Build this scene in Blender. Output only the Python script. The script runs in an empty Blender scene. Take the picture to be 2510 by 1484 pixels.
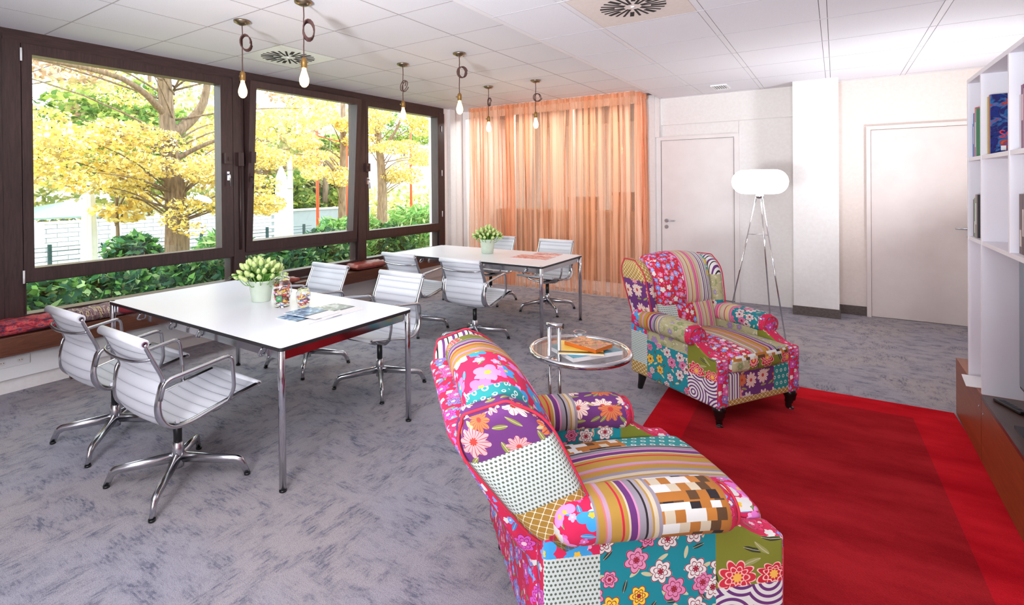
import bpy, math, random
from mathutils import Vector, Matrix
PI = math.pi
scene = bpy.context.scene
COL = scene.collection
rnd = random.Random(7)

# ------------------------------------------------------------------ camera
def camera():
    yaw, pitch, roll = -0.6145, -0.005, -0.009
    cyw, syw, cp, sp = math.cos(yaw), math.sin(yaw), math.cos(pitch), math.sin(pitch)
    fwd = Vector((syw*cp, cyw*cp, sp)); right = Vector((cyw, -syw, 0)); up = right.cross(fwd)
    c, s = math.cos(roll), math.sin(roll)
    r2 = c*right + s*up; u2 = -s*right + c*up
    cam = bpy.data.cameras.new('camera'); o = bpy.data.objects.new('camera', cam); COL.objects.link(o)
    M = Matrix((r2, u2, -fwd)).transposed().to_4x4(); M.translation = Vector((0, 0, 1.565))
    o.matrix_world = M
    cam.sensor_width = 36.0; cam.sensor_fit = 'HORIZONTAL'
    cam.lens = 1302.67/2510*36
    cam.shift_x = (1255-1128.96)/2510; cam.shift_y = (459.06-742)/2510
    cam.clip_start = 0.02; cam.clip_end = 200
    scene.camera = o
camera()

# ------------------------------------------------------------------ world, sun, large lights, exposure
world = bpy.data.worlds.new('overcast_sky'); scene.world = world; world.use_nodes = True
wt = world.node_tree; wt.nodes.clear()
wo = wt.nodes.new('ShaderNodeOutputWorld'); wb = wt.nodes.new('ShaderNodeBackground')
wb.inputs['Color'].default_value = (0.80, 0.90, 1.0, 1); wb.inputs['Strength'].default_value = 4.4
wt.links.new(wb.outputs[0], wo.inputs[0])

def light(name, kind, loc, target, energy, color=(1, 1, 1), **kw):
    l = bpy.data.lights.new(name, kind); l.energy = energy; l.color = color
    for k, v in kw.items(): setattr(l, k, v)
    o = bpy.data.objects.new(name, l); COL.objects.link(o); o.location = loc
    d = Vector(target) - Vector(loc)
    o.rotation_euler = d.to_track_quat('-Z', 'Y').to_euler()
    return o
light('sun', 'SUN', (-20, -10, 30), (-10, 5, 0), 1.8, (1.0, 0.94, 0.85), angle=0.3)
# two studio flashes of the photographer: one behind the camera, one hidden behind the bookshelf (its glare shows in the window pane)
light('studio_flash_camera', 'AREA', (0.75, -3.3, 2.3), (-2.2, 3.4, 0.6), 115, (0.93, 0.96, 1.0), shape='RECTANGLE', size=0.9, size_y=0.7)
light('studio_flash_shelf', 'AREA', (0.95, 6.3, 1.3), (0.1, 6.6, 2.74), 22, (0.90, 0.94, 1.0), shape='DISK', size=0.35)
# added unseen fill light behind the camera, aimed up to brighten the ceiling
light('added_bounce_fill', 'AREA', (-0.9, -1.6, 1.2), (-1.4, 0.6, 2.79), 128, (0.90, 0.94, 1.0), shape='DISK', size=0.6, spread=1.7)
# assumed light, added out of view to brighten the office behind the curtain
light('added_office_fill', 'AREA', (-3.5, 7.86, 2.775), (-3.5, 7.861, 0), 70, (0.97, 0.98, 1.0), shape='RECTANGLE', size=2.6, size_y=0.4)
vs = scene.view_settings
vs.view_transform = 'Standard'; vs.look = 'None'; vs.exposure = 0.5; vs.gamma = 1.0; vs.use_curve_mapping = False
scene.cycles.use_denoising = True
scene.cycles.max_bounces = 10; scene.cycles.diffuse_bounces = 5; scene.cycles.transparent_max_bounces = 24
scene.cycles.caustics_reflective = False; scene.cycles.caustics_refractive = False
scene.cycles.sample_clamp_indirect = 4.4

# ------------------------------------------------------------------ helpers: colours, node trees, materials
def S(r, g, b):
    f = lambda c: (c/255/12.92 if c/255 <= 0.04045 else ((c/255+0.055)/1.055)**2.4)
    return (f(r), f(g), f(b), 1.0)

class NT:
    def __init__(s, name):
        s.mat = bpy.data.materials.new(name); s.mat.use_nodes = True
        s.t = s.mat.node_tree; s.t.nodes.clear()
        s.out = s.t.nodes.new('ShaderNodeOutputMaterial')
    def set(s, inp, v):
        if v is None: return
        if isinstance(v, bpy.types.NodeSocket): s.t.links.new(v, inp)
        else:
            if inp.type == 'RGBA' and len(v) == 3: v = (*v, 1)
            inp.default_value = v
    def n(s, typ, ins=None, **props):
        nd = s.t.nodes.new('ShaderNode'+typ)
        for k, v in props.items(): setattr(nd, k, v)
        for k, v in (ins or {}).items(): s.set(nd.inputs[k], v)
        return nd
    def m(s, op, a, b=None, c=None):
        nd = s.n('Math', operation=op); s.set(nd.inputs[0], a)
        if b is not None: s.set(nd.inputs[1], b)
        if c is not None: s.set(nd.inputs[2], c)
        return nd.outputs[0]
    def v(s, op, a, b=None, scale=None):
        nd = s.n('VectorMath', operation=op); s.set(nd.inputs[0], a)
        if b is not None: s.set(nd.inputs[1], b)
        if scale is not None: s.set(nd.inputs['Scale'], scale)
        return nd.outputs[1] if op in ('LENGTH', 'DISTANCE', 'DOT_PRODUCT') else nd.outputs[0]
    def mix(s, f, a, b):
        nd = s.n('Mix', data_type='RGBA'); s.set(nd.inputs[0], f); s.set(nd.inputs[6], a); s.set(nd.inputs[7], b)
        return nd.outputs[2]
    def ramp(s, f, stops, const=False):
        nd = s.n('ValToRGB'); s.set(nd.inputs[0], f); cr = nd.color_ramp
        cr.interpolation = 'CONSTANT' if const else 'LINEAR'
        while len(cr.elements) < len(stops): cr.elements.new(0.5)
        for e, (p, c) in zip(cr.elements, stops): e.position = p; e.color = c
        return nd.outputs[0]
    def sep(s, vec):
        nd = s.n('SeparateXYZ', {0: vec}); return nd.outputs[0], nd.outputs[1], nd.outputs[2]
    def comb(s, x, y, z=0.0): return s.n('CombineXYZ', {0: x, 1: y, 2: z}).outputs[0]
    def uv(s): return s.n('UVMap').outputs[0]
    def obj(s): return s.n('TexCoord').outputs['Object']
    def noise(s, vec, scale, detail=3, rough=0.55, dist=0.0):
        nd = s.n('TexNoise', {'Vector': vec, 'Scale': scale, 'Detail': detail, 'Roughness': rough, 'Distortion': dist}); return nd.outputs[0]
    def bump(s, h, strength=0.3, dist=0.01):
        return s.n('Bump', {'Height': h, 'Strength': strength, 'Distance': dist}).outputs[0]
    def bsdf(s, color, rough=0.5, metal=0.0, **kw):
        b = s.n('BsdfPrincipled', {'Base Color': color, 'Roughness': rough, 'Metallic': metal})
        for k, v in kw.items(): s.set(b.inputs[k.replace('_', ' ')], v)
        s.t.links.new(b.outputs[0], s.out.inputs[0]); return s
def simple(name, color, rough=0.5, metal=0.0, **kw): return NT(name).bsdf(color, rough, metal, **kw).mat

def speckle(name, c1, c2, scale, rough=0.6, metal=0.0, bump=0.0, stretch=(1, 1, 1), **kw):
    t = NT(name); co = t.v('MULTIPLY', t.obj(), stretch)
    f = t.noise(co, scale, 4)
    c = t.ramp(f, [(0.3, c1), (0.7, c2)])
    if bump: kw['Normal'] = t.bump(f, bump, 0.004)
    return t.bsdf(c, rough, metal, **kw).mat

# ------------------------------------------------------------------ helpers: meshes
class MB:
    def __init__(s): s.v = []; s.f = []; s.uv = []; s.mi = []; s.sm = []
    def face(s, idx, uv=None, mi=0, sm=False):
        s.f.append(tuple(idx)); s.uv.append(uv or [(0, 0)]*len(idx)); s.mi.append(mi); s.sm.append(sm)
    def box(s, a, b, mi=0, M=None):
        (x0, y0, z0), (x1, y1, z1) = a, b
        k = len(s.v)
        P = [(x0,y0,z0),(x1,y0,z0),(x1,y1,z0),(x0,y1,z0),(x0,y0,z1),(x1,y0,z1),(x1,y1,z1),(x0,y1,z1)]
        s.v += [tuple(M @ Vector(p)) if M else p for p in P]
        for q, ax in (((0,3,2,1),(0,1)),((4,5,6,7),(0,1)),((0,1,5,4),(0,2)),((2,3,7,6),(0,2)),((1,2,6,5),(1,2)),((3,0,4,7),(1,2))):
            s.face([k+i for i in q], [(P[i][ax[0]], P[i][ax[1]]) for i in q], mi)
        return s
    def tube(s, pts, r, n=10, mi=0, closed=False, caps=True, squash=None):
        pts = [Vector(p) for p in pts]; m = len(pts)
        rs = r if isinstance(r, (list, tuple)) else [r]*m
        T = []
        for i in range(m):
            a = pts[(i-1) % m] if (i > 0 or closed) else pts[i]
            b = pts[(i+1) % m] if (i < m-1 or closed) else pts[i]
            T.append((b-a).normalized())
        up = Vector((0, 0, 1)) if abs(T[0].z) < 0.9 else Vector((0, 1, 0))
        nrm = (up - T[0]*up.dot(T[0])).normalized(); k0 = len(s.v); L = 0
        for i in range(m):
            if i: L += (pts[i]-pts[i-1]).length
            nrm = (nrm - T[i]*nrm.dot(T[i])).normalized(); bn = T[i].cross(nrm)
            sq = squash or (1, 1)
            for j in range(n):
                a = 2*PI*j/n
                s.v.append(tuple(pts[i] + rs[i]*(math.cos(a)*sq[0]*nrm + math.sin(a)*sq[1]*bn)))
        rows = m if closed else m-1
        for i in range(rows):
            i2 = (i+1) % m
            for j in range(n):
                j2 = (j+1) % n
                s.face([k0+i*n+j, k0+i*n+j2, k0+i2*n+j2, k0+i2*n+j], [(i/m, j/n), (i/m, (j+1)/n), ((i+1)/m, (j+1)/n), ((i+1)/m, j/n)], mi, True)
        if caps and not closed:
            s.face([k0+j for j in range(n)][::-1], None, mi); s.face([k0+(m-1)*n+j for j in range(n)], None, mi)
        return s
    def lathe(s, prof, n=24, mi=0, c=(0, 0, 0), sm=True, wob=None):
        k0 = len(s.v); m = len(prof)
        for (r, z) in prof:
            for j in range(n):
                a = 2*PI*j/n; q = r*(1 if not wob else wob(a, z))
                s.v.append((c[0]+q*math.cos(a), c[1]+q*math.sin(a), c[2]+z))
        for i in range(m-1):
            for j in range(n):
                j2 = (j+1) % n
                s.face([k0+i*n+j, k0+i*n+j2, k0+(i+1)*n+j2, k0+(i+1)*n+j], [(j/n, i/m), ((j+1)/n, i/m), ((j+1)/n, (i+1)/m), (j/n, (i+1)/m)], mi, sm)
        if prof[0][0] > 1e-4: s.face([k0+j for j in range(n)][::-1], None, mi)
        if prof[-1][0] > 1e-4: s.face([k0+(m-1)*n+j for j in range(n)], None, mi)
        return s
    def grid(s, fn, us, vs_, mfn=None, sm=True):
        k0 = len(s.v); nu, nv = len(us), len(vs_)
        for v in vs_:
            for u in us: s.v.append(tuple(fn(u, v)))
        for j in range(nv-1):
            for i in range(nu-1):
                um, vm = (us[i]+us[i+1])/2, (vs_[j]+vs_[j+1])/2
                s.face([k0+j*nu+i, k0+j*nu+i+1, k0+(j+1)*nu+i+1, k0+(j+1)*nu+i], [(us[i], vs_[j]), (us[i+1], vs_[j]), (us[i+1], vs_[j+1]), (us[i], vs_[j+1])], mfn(um, vm) if mfn else 0, sm)
        return s
    def prism(s, poly, h, mi=0, M=None, axis='z'):
        k = len(s.v); n = len(poly)
        f = {'z': lambda p, t: (p[0], p[1], t), 'y': lambda p, t: (p[0], t, p[1]), 'x': lambda p, t: (t, p[0], p[1])}[axis]
        for t in h:
            for p in poly:
                q = f(p, t); s.v.append(tuple(M @ Vector(q)) if M else q)
        s.face([k+i for i in range(n)][::-1], [poly[i] for i in range(n)][::-1], mi); s.face([k+n+i for i in range(n)], [p for p in poly], mi)
        for i in range(n):
            j = (i+1) % n; s.face([k+i, k+j, k+n+j, k+n+i], [(i/n, 0), ((i+1)/n, 0), ((i+1)/n, 1), (i/n, 1)], mi)
        return s
    def rbox(s, c, h, r, seg=(8, 8, 8), deform=None, mfn=None, nr=4):
        """rounded box; every side is a grid with UV in metres; mfn(side, x, y, z in -1..1) gives the material index"""
        inner = [max(h[i]-r, 0.0) for i in range(3)]
        def line(i):
            a = [-h[i] + r*(1-math.cos(PI/2*k/nr))*0 + r*(k/nr) for k in range(nr)]
            mid = [-inner[i] + 2*inner[i]*k/seg[i] for k in range(seg[i]+1)]
            return a + mid + [-x for x in a[::-1]]
        L = [line(i) for i in range(3)]
        for ax in range(3):
            for sg in (-1, 1):
                a1, a2 = [(1, 2), (2, 0), (0, 1)][ax]
                k0 = len(s.v); A, B = L[a1], L[a2]
                for b in B:
                    for a in A:
                        p = [0, 0, 0]; p[ax] = sg*h[ax]; p[a1] = a; p[a2] = b
                        q = [max(-inner[i], min(inner[i], p[i])) for i in range(3)]
                        d = Vector([p[i]-q[i] for i in range(3)])
                        if d.length > 1e-9: d = d.normalized()*r
                        w = Vector(q) + d
                        if deform: w = Vector(deform(w))
                        s.v.append((w.x+c[0], w.y+c[1], w.z+c[2]))
                na = len(A)
                for j in range(len(B)-1):
                    for i in range(na-1):
                        q = [k0+j*na+i, k0+j*na+i+1, k0+(j+1)*na+i+1, k0+(j+1)*na+i]
                        u = [(A[i], B[j]), (A[i+1], B[j]), (A[i+1], B[j+1]), (A[i], B[j+1])]
                        if sg < 0: q = q[::-1]; u = u[::-1]
                        if ax == 1: u = [(y, x) for x, y in u]
                        pm = [0, 0, 0]; pm[ax] = sg; pm[a1] = (A[i]+A[i+1])/2/h[a1]; pm[a2] = (B[j]+B[j+1])/2/h[a2]
                        s.face(q, u, mfn(('x', 'y', 'z')[ax] + ('-' if sg < 0 else '+'), *pm) if mfn else 0, True)
        return s
    def build(s, name, mats=None, parent=None, merge=False, loc=None, rot=None):
        me = bpy.data.meshes.new(name)
        me.from_pydata(s.v, [], s.f)
        ul = me.uv_layers.new(name='UVMap')
        flat = [c for f in s.uv for p in f for c in p]
        ul.data.foreach_set('uv', flat)
        me.polygons.foreach_set('material_index', s.mi); me.polygons.foreach_set('use_smooth', s.sm)
        if merge:
            import bmesh
            bm = bmesh.new(); bm.from_mesh(me); bmesh.ops.remove_doubles(bm, verts=bm.verts, dist=1e-5); bm.to_mesh(me); bm.free()
        for m in (mats if isinstance(mats, (list, tuple)) else [mats]): me.materials.append(m)
        me.update()
        return link(name, me, parent, loc, rot)

def link(name, data, parent=None, loc=None, rot=None):
    o = bpy.data.objects.new(name, data); COL.objects.link(o)
    if parent: o.parent = parent
    if loc: o.location = loc
    if rot: o.rotation_euler = rot
    return o
def tag(o, label, cat, group=None, kind=None):
    o['label'] = label; o['category'] = cat
    if group: o['group'] = group
    if kind: o['kind'] = kind
    return o
def thing(name, label, cat, loc=(0, 0, 0), rz=0, group=None):
    o = link(name, None, None, loc, (0, 0, rz)); o.empty_display_size = 0.05
    return tag(o, label, cat, group)
def struct(o, label=None):
    o['kind'] = 'structure'
    if label: o['label'] = label
    return o
def dup(root, loc=None, rz=None, label=None, group=None, parent=None):
    r = root.copy(); COL.objects.link(r)
    if loc is not None: r.location = loc
    if rz is not None: r.rotation_euler = (0, 0, rz)
    if label: r['label'] = label
    if group: r['group'] = group
    if parent: r.parent = parent
    for ch in list(root.children):
        c = ch.copy(); COL.objects.link(c); c.parent = r
        for g in list(ch.children):
            d = g.copy(); COL.objects.link(d); d.parent = c
    return r
def bez(pts, n=8):
    """Catmull-Rom through the points"""
    P = [Vector(p) for p in pts]; out = []
    for i in range(len(P)-1):
        p0 = P[max(i-1, 0)]; p1 = P[i]; p2 = P[i+1]; p3 = P[min(i+2, len(P)-1)]
        for k in range(n):
            t = k/n
            out.append(0.5*((2*p1) + (p2-p0)*t + (2*p0-5*p1+4*p2-p3)*t*t + (3*p1-p0-3*p2+p3)*t**3))
    out.append(P[-1]); return out
def fillet(pts, r, n=5):
    """polyline with rounded corners"""
    P = [Vector(p) for p in pts]; out = [P[0]]
    for i in range(1, len(P)-1):
        a = (P[i-1]-P[i]); b = (P[i+1]-P[i]); q = min(r, a.length*0.45, b.length*0.45)
        A = P[i]+a.normalized()*q; B = P[i]+b.normalized()*q
        for k in range(n+1):
            t = k/n; out.append((1-t)**2*A + 2*t*(1-t)*P[i] + t*t*B)
    out.append(P[-1]); return out
def text(name, body, size, mat, parent, loc, rot, align='LEFT', extrude=0.0004):
    cu = bpy.data.curves.new(name, 'FONT'); cu.body = body; cu.size = size; cu.align_x = align; cu.extrude = extrude
    tmp = bpy.data.objects.new(name, cu); COL.objects.link(tmp); bpy.context.view_layer.update()
    me = bpy.data.meshes.new_from_object(tmp.evaluated_get(bpy.context.evaluated_depsgraph_get())); bpy.data.objects.remove(tmp)
    me.materials.clear(); me.materials.append(mat); return link(name, me, parent, loc, rot)

# ------------------------------------------------------------------ common materials
M = {}
M['white_wall'] = speckle('white_wall_paint', S(226, 221, 218), S(232, 228, 226), 30, 0.75)
M['cream_wall'] = speckle('cream_wall_paint', S(222, 208, 200), S(228, 215, 208), 30, 0.75)
M['door'] = speckle('door_lacquer', S(224, 216, 214), S(229, 222, 220), 6, 0.45)
M['door_warm'] = speckle('warm_door_lacquer', S(216, 203, 198), S(222, 210, 205), 6, 0.5)
M['tile'] = speckle('ceiling_tile_mineral_fibre', S(216, 213, 217), S(224, 221, 225), 140, 0.9, bump=0.1)
M['tile_b'] = speckle('ceiling_panel_metal_white', S(224, 222, 228), S(230, 228, 233), 90, 0.7)
M['ceil_grid'] = simple('ceiling_grid_grey', S(112, 104, 106), 0.8)
M['ceil_strip'] = simple('ceiling_strip_white', S(226, 224, 228), 0.5)
M['white_metal'] = simple('white_enamel_metal', S(236, 236, 236), 0.4)
M['black'] = simple('black_plastic', S(16, 16, 18), 0.4)
M['slot'] = simple('dark_slot', S(40, 34, 34), 0.8)
M['chrome'] = simple('polished_chrome', S(205, 205, 210), 0.09, 1.0)
M['alu'] = simple('polished_aluminium', S(196, 196, 200), 0.2, 1.0)
M['nickel'] = simple('aged_nickel', S(150, 132, 110), 0.35, 1.0)
M['brass'] = simple('aged_brass', S(178, 140, 84), 0.3, 1.0)
def wood(name, c1, c2, rough, stretch, scale=3.0):
    t = NT(name); co = t.v('MULTIPLY', t.obj(), stretch)
    f = t.noise(co, scale, 5, 0.6, 1.2)
    return t.bsdf(t.ramp(f, [(0.3, c1), (0.72, c2)]), rough, Normal=t.bump(f, 0.12, 0.003)).mat
M['frame'] = wood('dark_brown_window_wood', S(48, 33, 32), S(72, 50, 48), 0.4, (14, 14, 1.2), 4)
M['frame_h'] = wood('dark_brown_window_wood_horizontal', S(48, 33, 32), S(72, 50, 48), 0.4, (14, 1.2, 14), 4)
M['plank'] = wood('brown_bench_wood', S(74, 42, 30), S(112, 66, 46), 0.35, (12, 0.9, 12), 4)
M['tvwood'] = wood('reddish_brown_veneer', S(120, 58, 26), S(150, 78, 38), 0.38, (10, 0.8, 10), 4)
M['tvtop'] = wood('dark_brown_veneer_top', S(62, 40, 32), S(84, 56, 44), 0.3, (10, 0.8, 10), 4)
M['shelf'] = simple('white_shelf_lacquer', S(242, 240, 246), 0.4)

def glass(name, tint=(1, 1, 1), refl=1.0, rough=0.0, glow=None):
    t = NT(name); g = t.n('NewGeometry')
    tr = t.n('BsdfTransparent', {'Color': (*tint, 1)}); gl = t.n('BsdfGlossy', {'Color': (1, 1, 1, 1), 'Roughness': rough})
    c = t.m('ABSOLUTE', t.v('DOT_PRODUCT', g.outputs['Incoming'], g.outputs['Normal']))
    f = t.m('MULTIPLY', t.m('ADD', 0.03, t.m('MULTIPLY', 0.6, t.m('POWER', t.m('SUBTRACT', 1.0, c), 5.0))), refl)
    mx = t.n('MixShader', {0: f, 1: tr.outputs[0], 2: gl.outputs[0]}); o = mx.outputs[0]
    if glow:
        e = t.n('Emission', {'Color': glow[0], 'Strength': glow[1]}); o = t.n('MixShader', {0: glow[2], 1: o, 2: e.outputs[0]}).outputs[0]
    t.t.links.new(o, t.out.inputs[0]); return t.mat
M['pane'] = glass('window_pane_glass', (0.97, 0.99, 0.98))
M['clear'] = glass('clear_jar_glass', (0.95, 0.965, 0.97), 3.0)
M['table_glass'] = glass('clear_table_glass', (0.93, 0.96, 0.95), 1.0)
M['bulb'] = glass('glowing_bulb_glass', (1.0, 0.95, 0.86), 1.0, 0.0, ((1.0, 0.74, 0.36, 1), 3.4, 0.5))
def emit(name, col, strength):
    t = NT(name); e = t.n('Emission', {'Color': col, 'Strength': strength}); t.t.links.new(e.outputs[0], t.out.inputs[0]); return t.mat
M['filament'] = emit('glowing_filament', (1.0, 0.62, 0.25, 1), 120)

def carpet():
    t = NT('mottled_grey_carpet'); p = t.obj()
    def rmp(f, a, b): return t.n('MapRange', {0: f, 1: a, 2: b, 3: 0.0, 4: 1.0}, interpolation_type='SMOOTHSTEP').outputs[0]
    x, y, _ = t.sep(p)
    def dash(u, w, seed):
        """broken yarn lines: one noise track per 8 mm row"""
        row = t.m('FLOOR', t.m('DIVIDE', w, 0.008)); n1 = t.noise(t.comb(t.m('MULTIPLY', u, 17.0), t.m('MULTIPLY', row, 7.73), seed), 1.0, 2, 0.6); return rmp(n1, 0.44, 0.62)
    pick = rmp(t.noise(p, 2.2, 2), 0.44, 0.56)
    lines = t.n('Mix', {0: pick, 2: dash(x, y, 0.0), 3: dash(y, x, 4.0)}).outputs[0]
    pa = t.noise(t.v('MULTIPLY', p, (6.5, 11.0, 1)), 1.0, 4, 0.62); pb = t.noise(t.v('MULTIPLY', p, (11.0, 6.5, 1)), 1.0, 4, 0.62)
    patch = rmp(t.n('Mix', {0: pick, 2: pa, 3: pb}).outputs[0], 0.42, 0.64)
    fine = t.noise(p, 230, 2, 0.7)
    dark = t.m('ADD', t.m('MULTIPLY', patch, t.m('ADD', 0.26, t.m('MULTIPLY', lines, 0.5))), t.m('MULTIPLY', lines, 0.1))
    warm = t.mix(rmp(t.noise(p, 1.1, 3), 0.35, 0.65), S(162, 159, 169), S(170, 162, 163))
    c = t.mix(dark, warm, S(92, 95, 113))
    c = t.mix(t.m('MULTIPLY', rmp(fine, 0.52, 0.66), 0.38), c, S(70, 66, 74)); c = t.mix(t.m('MULTIPLY', rmp(fine, 0.5, 0.34), 0.25), c, S(204, 199, 202))
    t.bsdf(c, 0.97, Normal=t.bump(t.m('ADD', fine, t.m('MULTIPLY', lines, -0.4)), 0.6, 0.006), Specular_IOR_Level=0.1); return t.mat
M['carpet'] = carpet()
M['carpet_skirt'] = speckle('dark_carpet_skirting', S(78, 68, 66), S(112, 100, 98), 40, 0.95, stretch=(1, 1, 5))

# ------------------------------------------------------------------ the room shell
XW, XR, YB, YF = -5.2, 1.32, 7.75, -4.2
ZL, ZR = 2.79, 2.745
YC = 7.42                                       # plane of the glazed partition behind the curtain
fl = struct(MB().box((XW-0.02, YF, -0.12), (XR, YB+0.02, 0)).box((XW-0.02, YB+0.02, -0.12), (-1.2, 10.6, 0)).build('floor', M['carpet']))
fl['label'] = 'mottled grey carpet floor'

# ceiling: tiles as pieces on a recessed grid board
cl = struct(MB().box((XW-0.05, YF, ZL+0.0045), (-2.0, YC+3.2, ZL+0.1)).build('ceiling', M['ceil_grid']), 'ceiling over the tables of square white tiles')
def tile_mesh(w, d, t, mat, bev=0.0015):
    mb = MB(); x, y = w/2, d/2
    k = len(mb.v)
    mb.v += [(-x, -y, t), (x, -y, t), (x, y, t), (-x, y, t), (-x, -y, bev), (x, -y, bev), (x, y, bev), (-x, y, bev)]
    q = bev; mb.v += [(-x+q, -y+q, 0), (x-q, -y+q, 0), (x-q, y-q, 0), (-x+q, y-q, 0)]
    for i in range(4):
        j = (i+1) % 4
        mb.face([i, j, 4+j, 4+i][::-1]); mb.face([4+i, 4+j, 8+j, 8+i][::-1])
    mb.face([8, 9, 10, 11][::-1]); mb.face([0, 1, 2, 3])
    me = mb.build('tile', mat); d_ = me.data; bpy.data.objects.remove(me); return d_
_tc = {}
def ceil_tile(parent, x0, x1, y0, y1, z, mat, name='tile', gap=0.0035):
    key = (round(x1-x0, 3), round(y1-y0, 3), mat.name)
    if key not in _tc: _tc[key] = tile_mesh(x1-x0-2*gap, y1-y0-2*gap, 0.0045, mat)
    return link(name, _tc[key], parent, ((x0+x1)/2, (y0+y1)/2, z))
PX, PY = 0.68, 0.657
xs = [-5.16] + [-4.597+PX*i for i in range(4)] + [-2.003]
ys = [1.56+PY*j for j in range(-9, 10)]
for i in range(len(xs)-1):
    for j in range(len(ys)-1):
        if i == 1 and abs(ys[j]-(1.56+2*PY)) < 0.01: continue     # the swirl diffuser sits here
        y1 = min(ys[j+1], YC)
        if y1-ys[j] > 0.08: ceil_tile(cl, xs[i], xs[i+1], ys[j], y1, ZL, M['tile'])
M['grid_bar'] = simple('ceiling_grid_bar', S(168, 160, 162), 0.7)
for x in xs[1:-1]: MB().box((x-0.0045, YF, ZL-0.0012), (x+0.0045, YC, ZL+0.004)).build('grid_bar', M['grid_bar'], cl)
for y in ys:
    if y < YC: MB().box((xs[0], y-0.0045, ZL-0.001), (xs[-1], y+0.0045, ZL+0.004)).build('grid_bar', M['grid_bar'], cl)
cr = struct(MB().box((-1.999, YF, ZR+0.001), (XR, YB+0.05, ZR+0.12)).build('ceiling_lower', M['ceil_grid']), 'lower ceiling field of white panels with wide strips')
QX = [-1.985, -1.45, -0.75, -0.065, 0.615, XR]; QY = [3.935+0.735*j for j in range(-11, 6)] + [YB]
for i in range(len(QX)-1):
    for j in range(len(QY)-1):
        if i == 1 and abs(QY[j]-(3.935-0.735)) < 0.01: continue
        ceil_tile(cr, QX[i]+(0.022 if i else 0.03), QX[i+1]-0.022, QY[j], QY[j+1], ZR-0.004, M['tile_b'], 'panel', 0.002)
M['grid_bar2'] = simple('ceiling_joint_bar', S(186, 182, 188), 0.7)
for y in QY[1:-1]: MB().box((-1.97, y-0.0035, ZR-0.0052), (XR, y+0.0035, ZR)).build('joint_bar', M['grid_bar2'], cr)
for x in [QX[0]+0.009] + QX[1:-1]: MB().box((x-0.0205, YF, ZR-0.003), (x+0.0205, YB, ZR+0.001)).build('strip', M['ceil_strip'], cr)

# walls
wl = struct(MB().box((-5.45, YF, -0.12), (-5.23, 1.25, 2.9)).box((-5.28, 1.25, -0.12), (-5.2, 6.84, 0.5)).box((-5.45, 1.25, 2.70), (-5.2, 6.84, 2.9)).box((-5.45, 6.83, -0.12), (-5.17, 10.7, 2.9)).build('wall_left', M['white_wall']), 'white outer wall around the windows')
MB().box((-5.22, YF, 2.70), (-5.15, 6.84, 2.79)).build('lintel', M['frame_h'], wl)
MB().box((-5.23, YF, 0.48), (-5.12, 1.28, 2.72)).build('cladding', M['frame'], wl)['label'] = 'dark brown timber cladding'
MB().box((-5.2, 6.98, 0), (-5.12, 7.12, ZL)).build('pilaster', M['white_wall'], wl)
# cable duct and sill under the bench
MB().box((-5.2, YF, 0.115), (-5.13, 6.84, 0.40)).build('cable_duct', M['white_metal'], wl)
MB().box((-5.2, YF, 0.0), (-5.175, 6.84, 0.115)).build('skirting', M['white_wall'], wl)
wb_ = struct(MB().box((-2.06, YB, 0), (XR, YB+0.2, 2.9)).build('wall_back', M['white_wall']), 'pale wall with the two doors')
wr = struct(MB().box((XR, YF, 0), (XR+0.2, YB+0.2, 2.9)).build('wall_right', M['cream_wall']))
wf = struct(MB().box((XW-0.25, YF-0.2, 0), (XR+0.2, YF, 2.9)).build('wall_front', M['white_wall']))
MB().box((0.03, YB-0.02, 0), (XR, YB+0.01, ZR)).build('wall_panel', M['cream_wall'], wb_)
MB().box((-2.05, YB-0.012, 2.37), (-0.42, YB+0.01, ZR)).build('wall_panel', M['white_wall'], wb_)
MB().box((-1.02, YB-0.012, 0.0), (-0.42, YB+0.01, 2.36)).build('wall_panel', M['white_wall'], wb_)
MB().box((-2.05, YB-0.012, 2.19), (-1.03, YB+0.01, 2.36)).build('wall_panel', M['white_wall'], wb_)
col = struct(MB().box((-0.41, 7.38, 0.0), (0.03, YB, ZR)).build('wall_column', M['white_wall']), 'white square column projecting from the back wall')
bb = struct(MB().box((-0.42, 7.368, 0), (0.04, 7.38, 0.105)).box((0.03, 7.38, 0), (0.042, YB-0.02, 0.105)).build('baseboard_column', M['carpet_skirt']))
bb = struct(MB().box((0.042, YB-0.034, 0), (0.29, YB-0.02, 0.105)).build('baseboard_back', M['carpet_skirt']))

def lever(parent, x, y, z, s):
    """door handle with round rose and cylinder rose; s = direction of the lever along x"""
    h = MB(); h.tube([(x, y, z), (x, y-0.012, z)], 0.026, 16)
    h.tube(fillet([(x, y-0.01, z), (x, y-0.055, z), (x+s*0.125, y-0.058, z+0.004)], 0.018), 0.0095, 10)
    h.tube([(x, y, z-0.085), (x, y-0.012, z-0.085)], 0.026, 16)
    h.box((x-0.004, y-0.016, z-0.1), (x+0.004, y-0.011, z-0.074))
    return h.build('door_handle', M['alu'], parent)
d1 = struct(MB().box((-1.99, YB-0.03, 0.008), (-1.085, YB+0.01, 2.145)).build('door_1', M['door']), 'plain pale door beside the curtain')
MB().box((-2.06, YB-0.05, 0), (-2.0, YB, 2.20)).box((-1.075, YB-0.05, 0), (-1.02, YB, 2.20)).box((-2.0, YB-0.05, 2.155), (-1.075, YB, 2.20)).build('door_frame', M['door'], d1)
lever(d1, -1.93, YB-0.03, 1.035, 1)
MB().box((-2.0, YB-0.05, 2.2), (-1.99, YB-0.02, 2.37)).build('frame_strip', M['door'], d1)
d2 = struct(MB().box((0.335, YB-0.035, 0.008), (1.24, YB-0.02, 2.145)).build('door_2', M['door_warm']), 'plain beige door partly hidden by the bookshelf')
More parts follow.
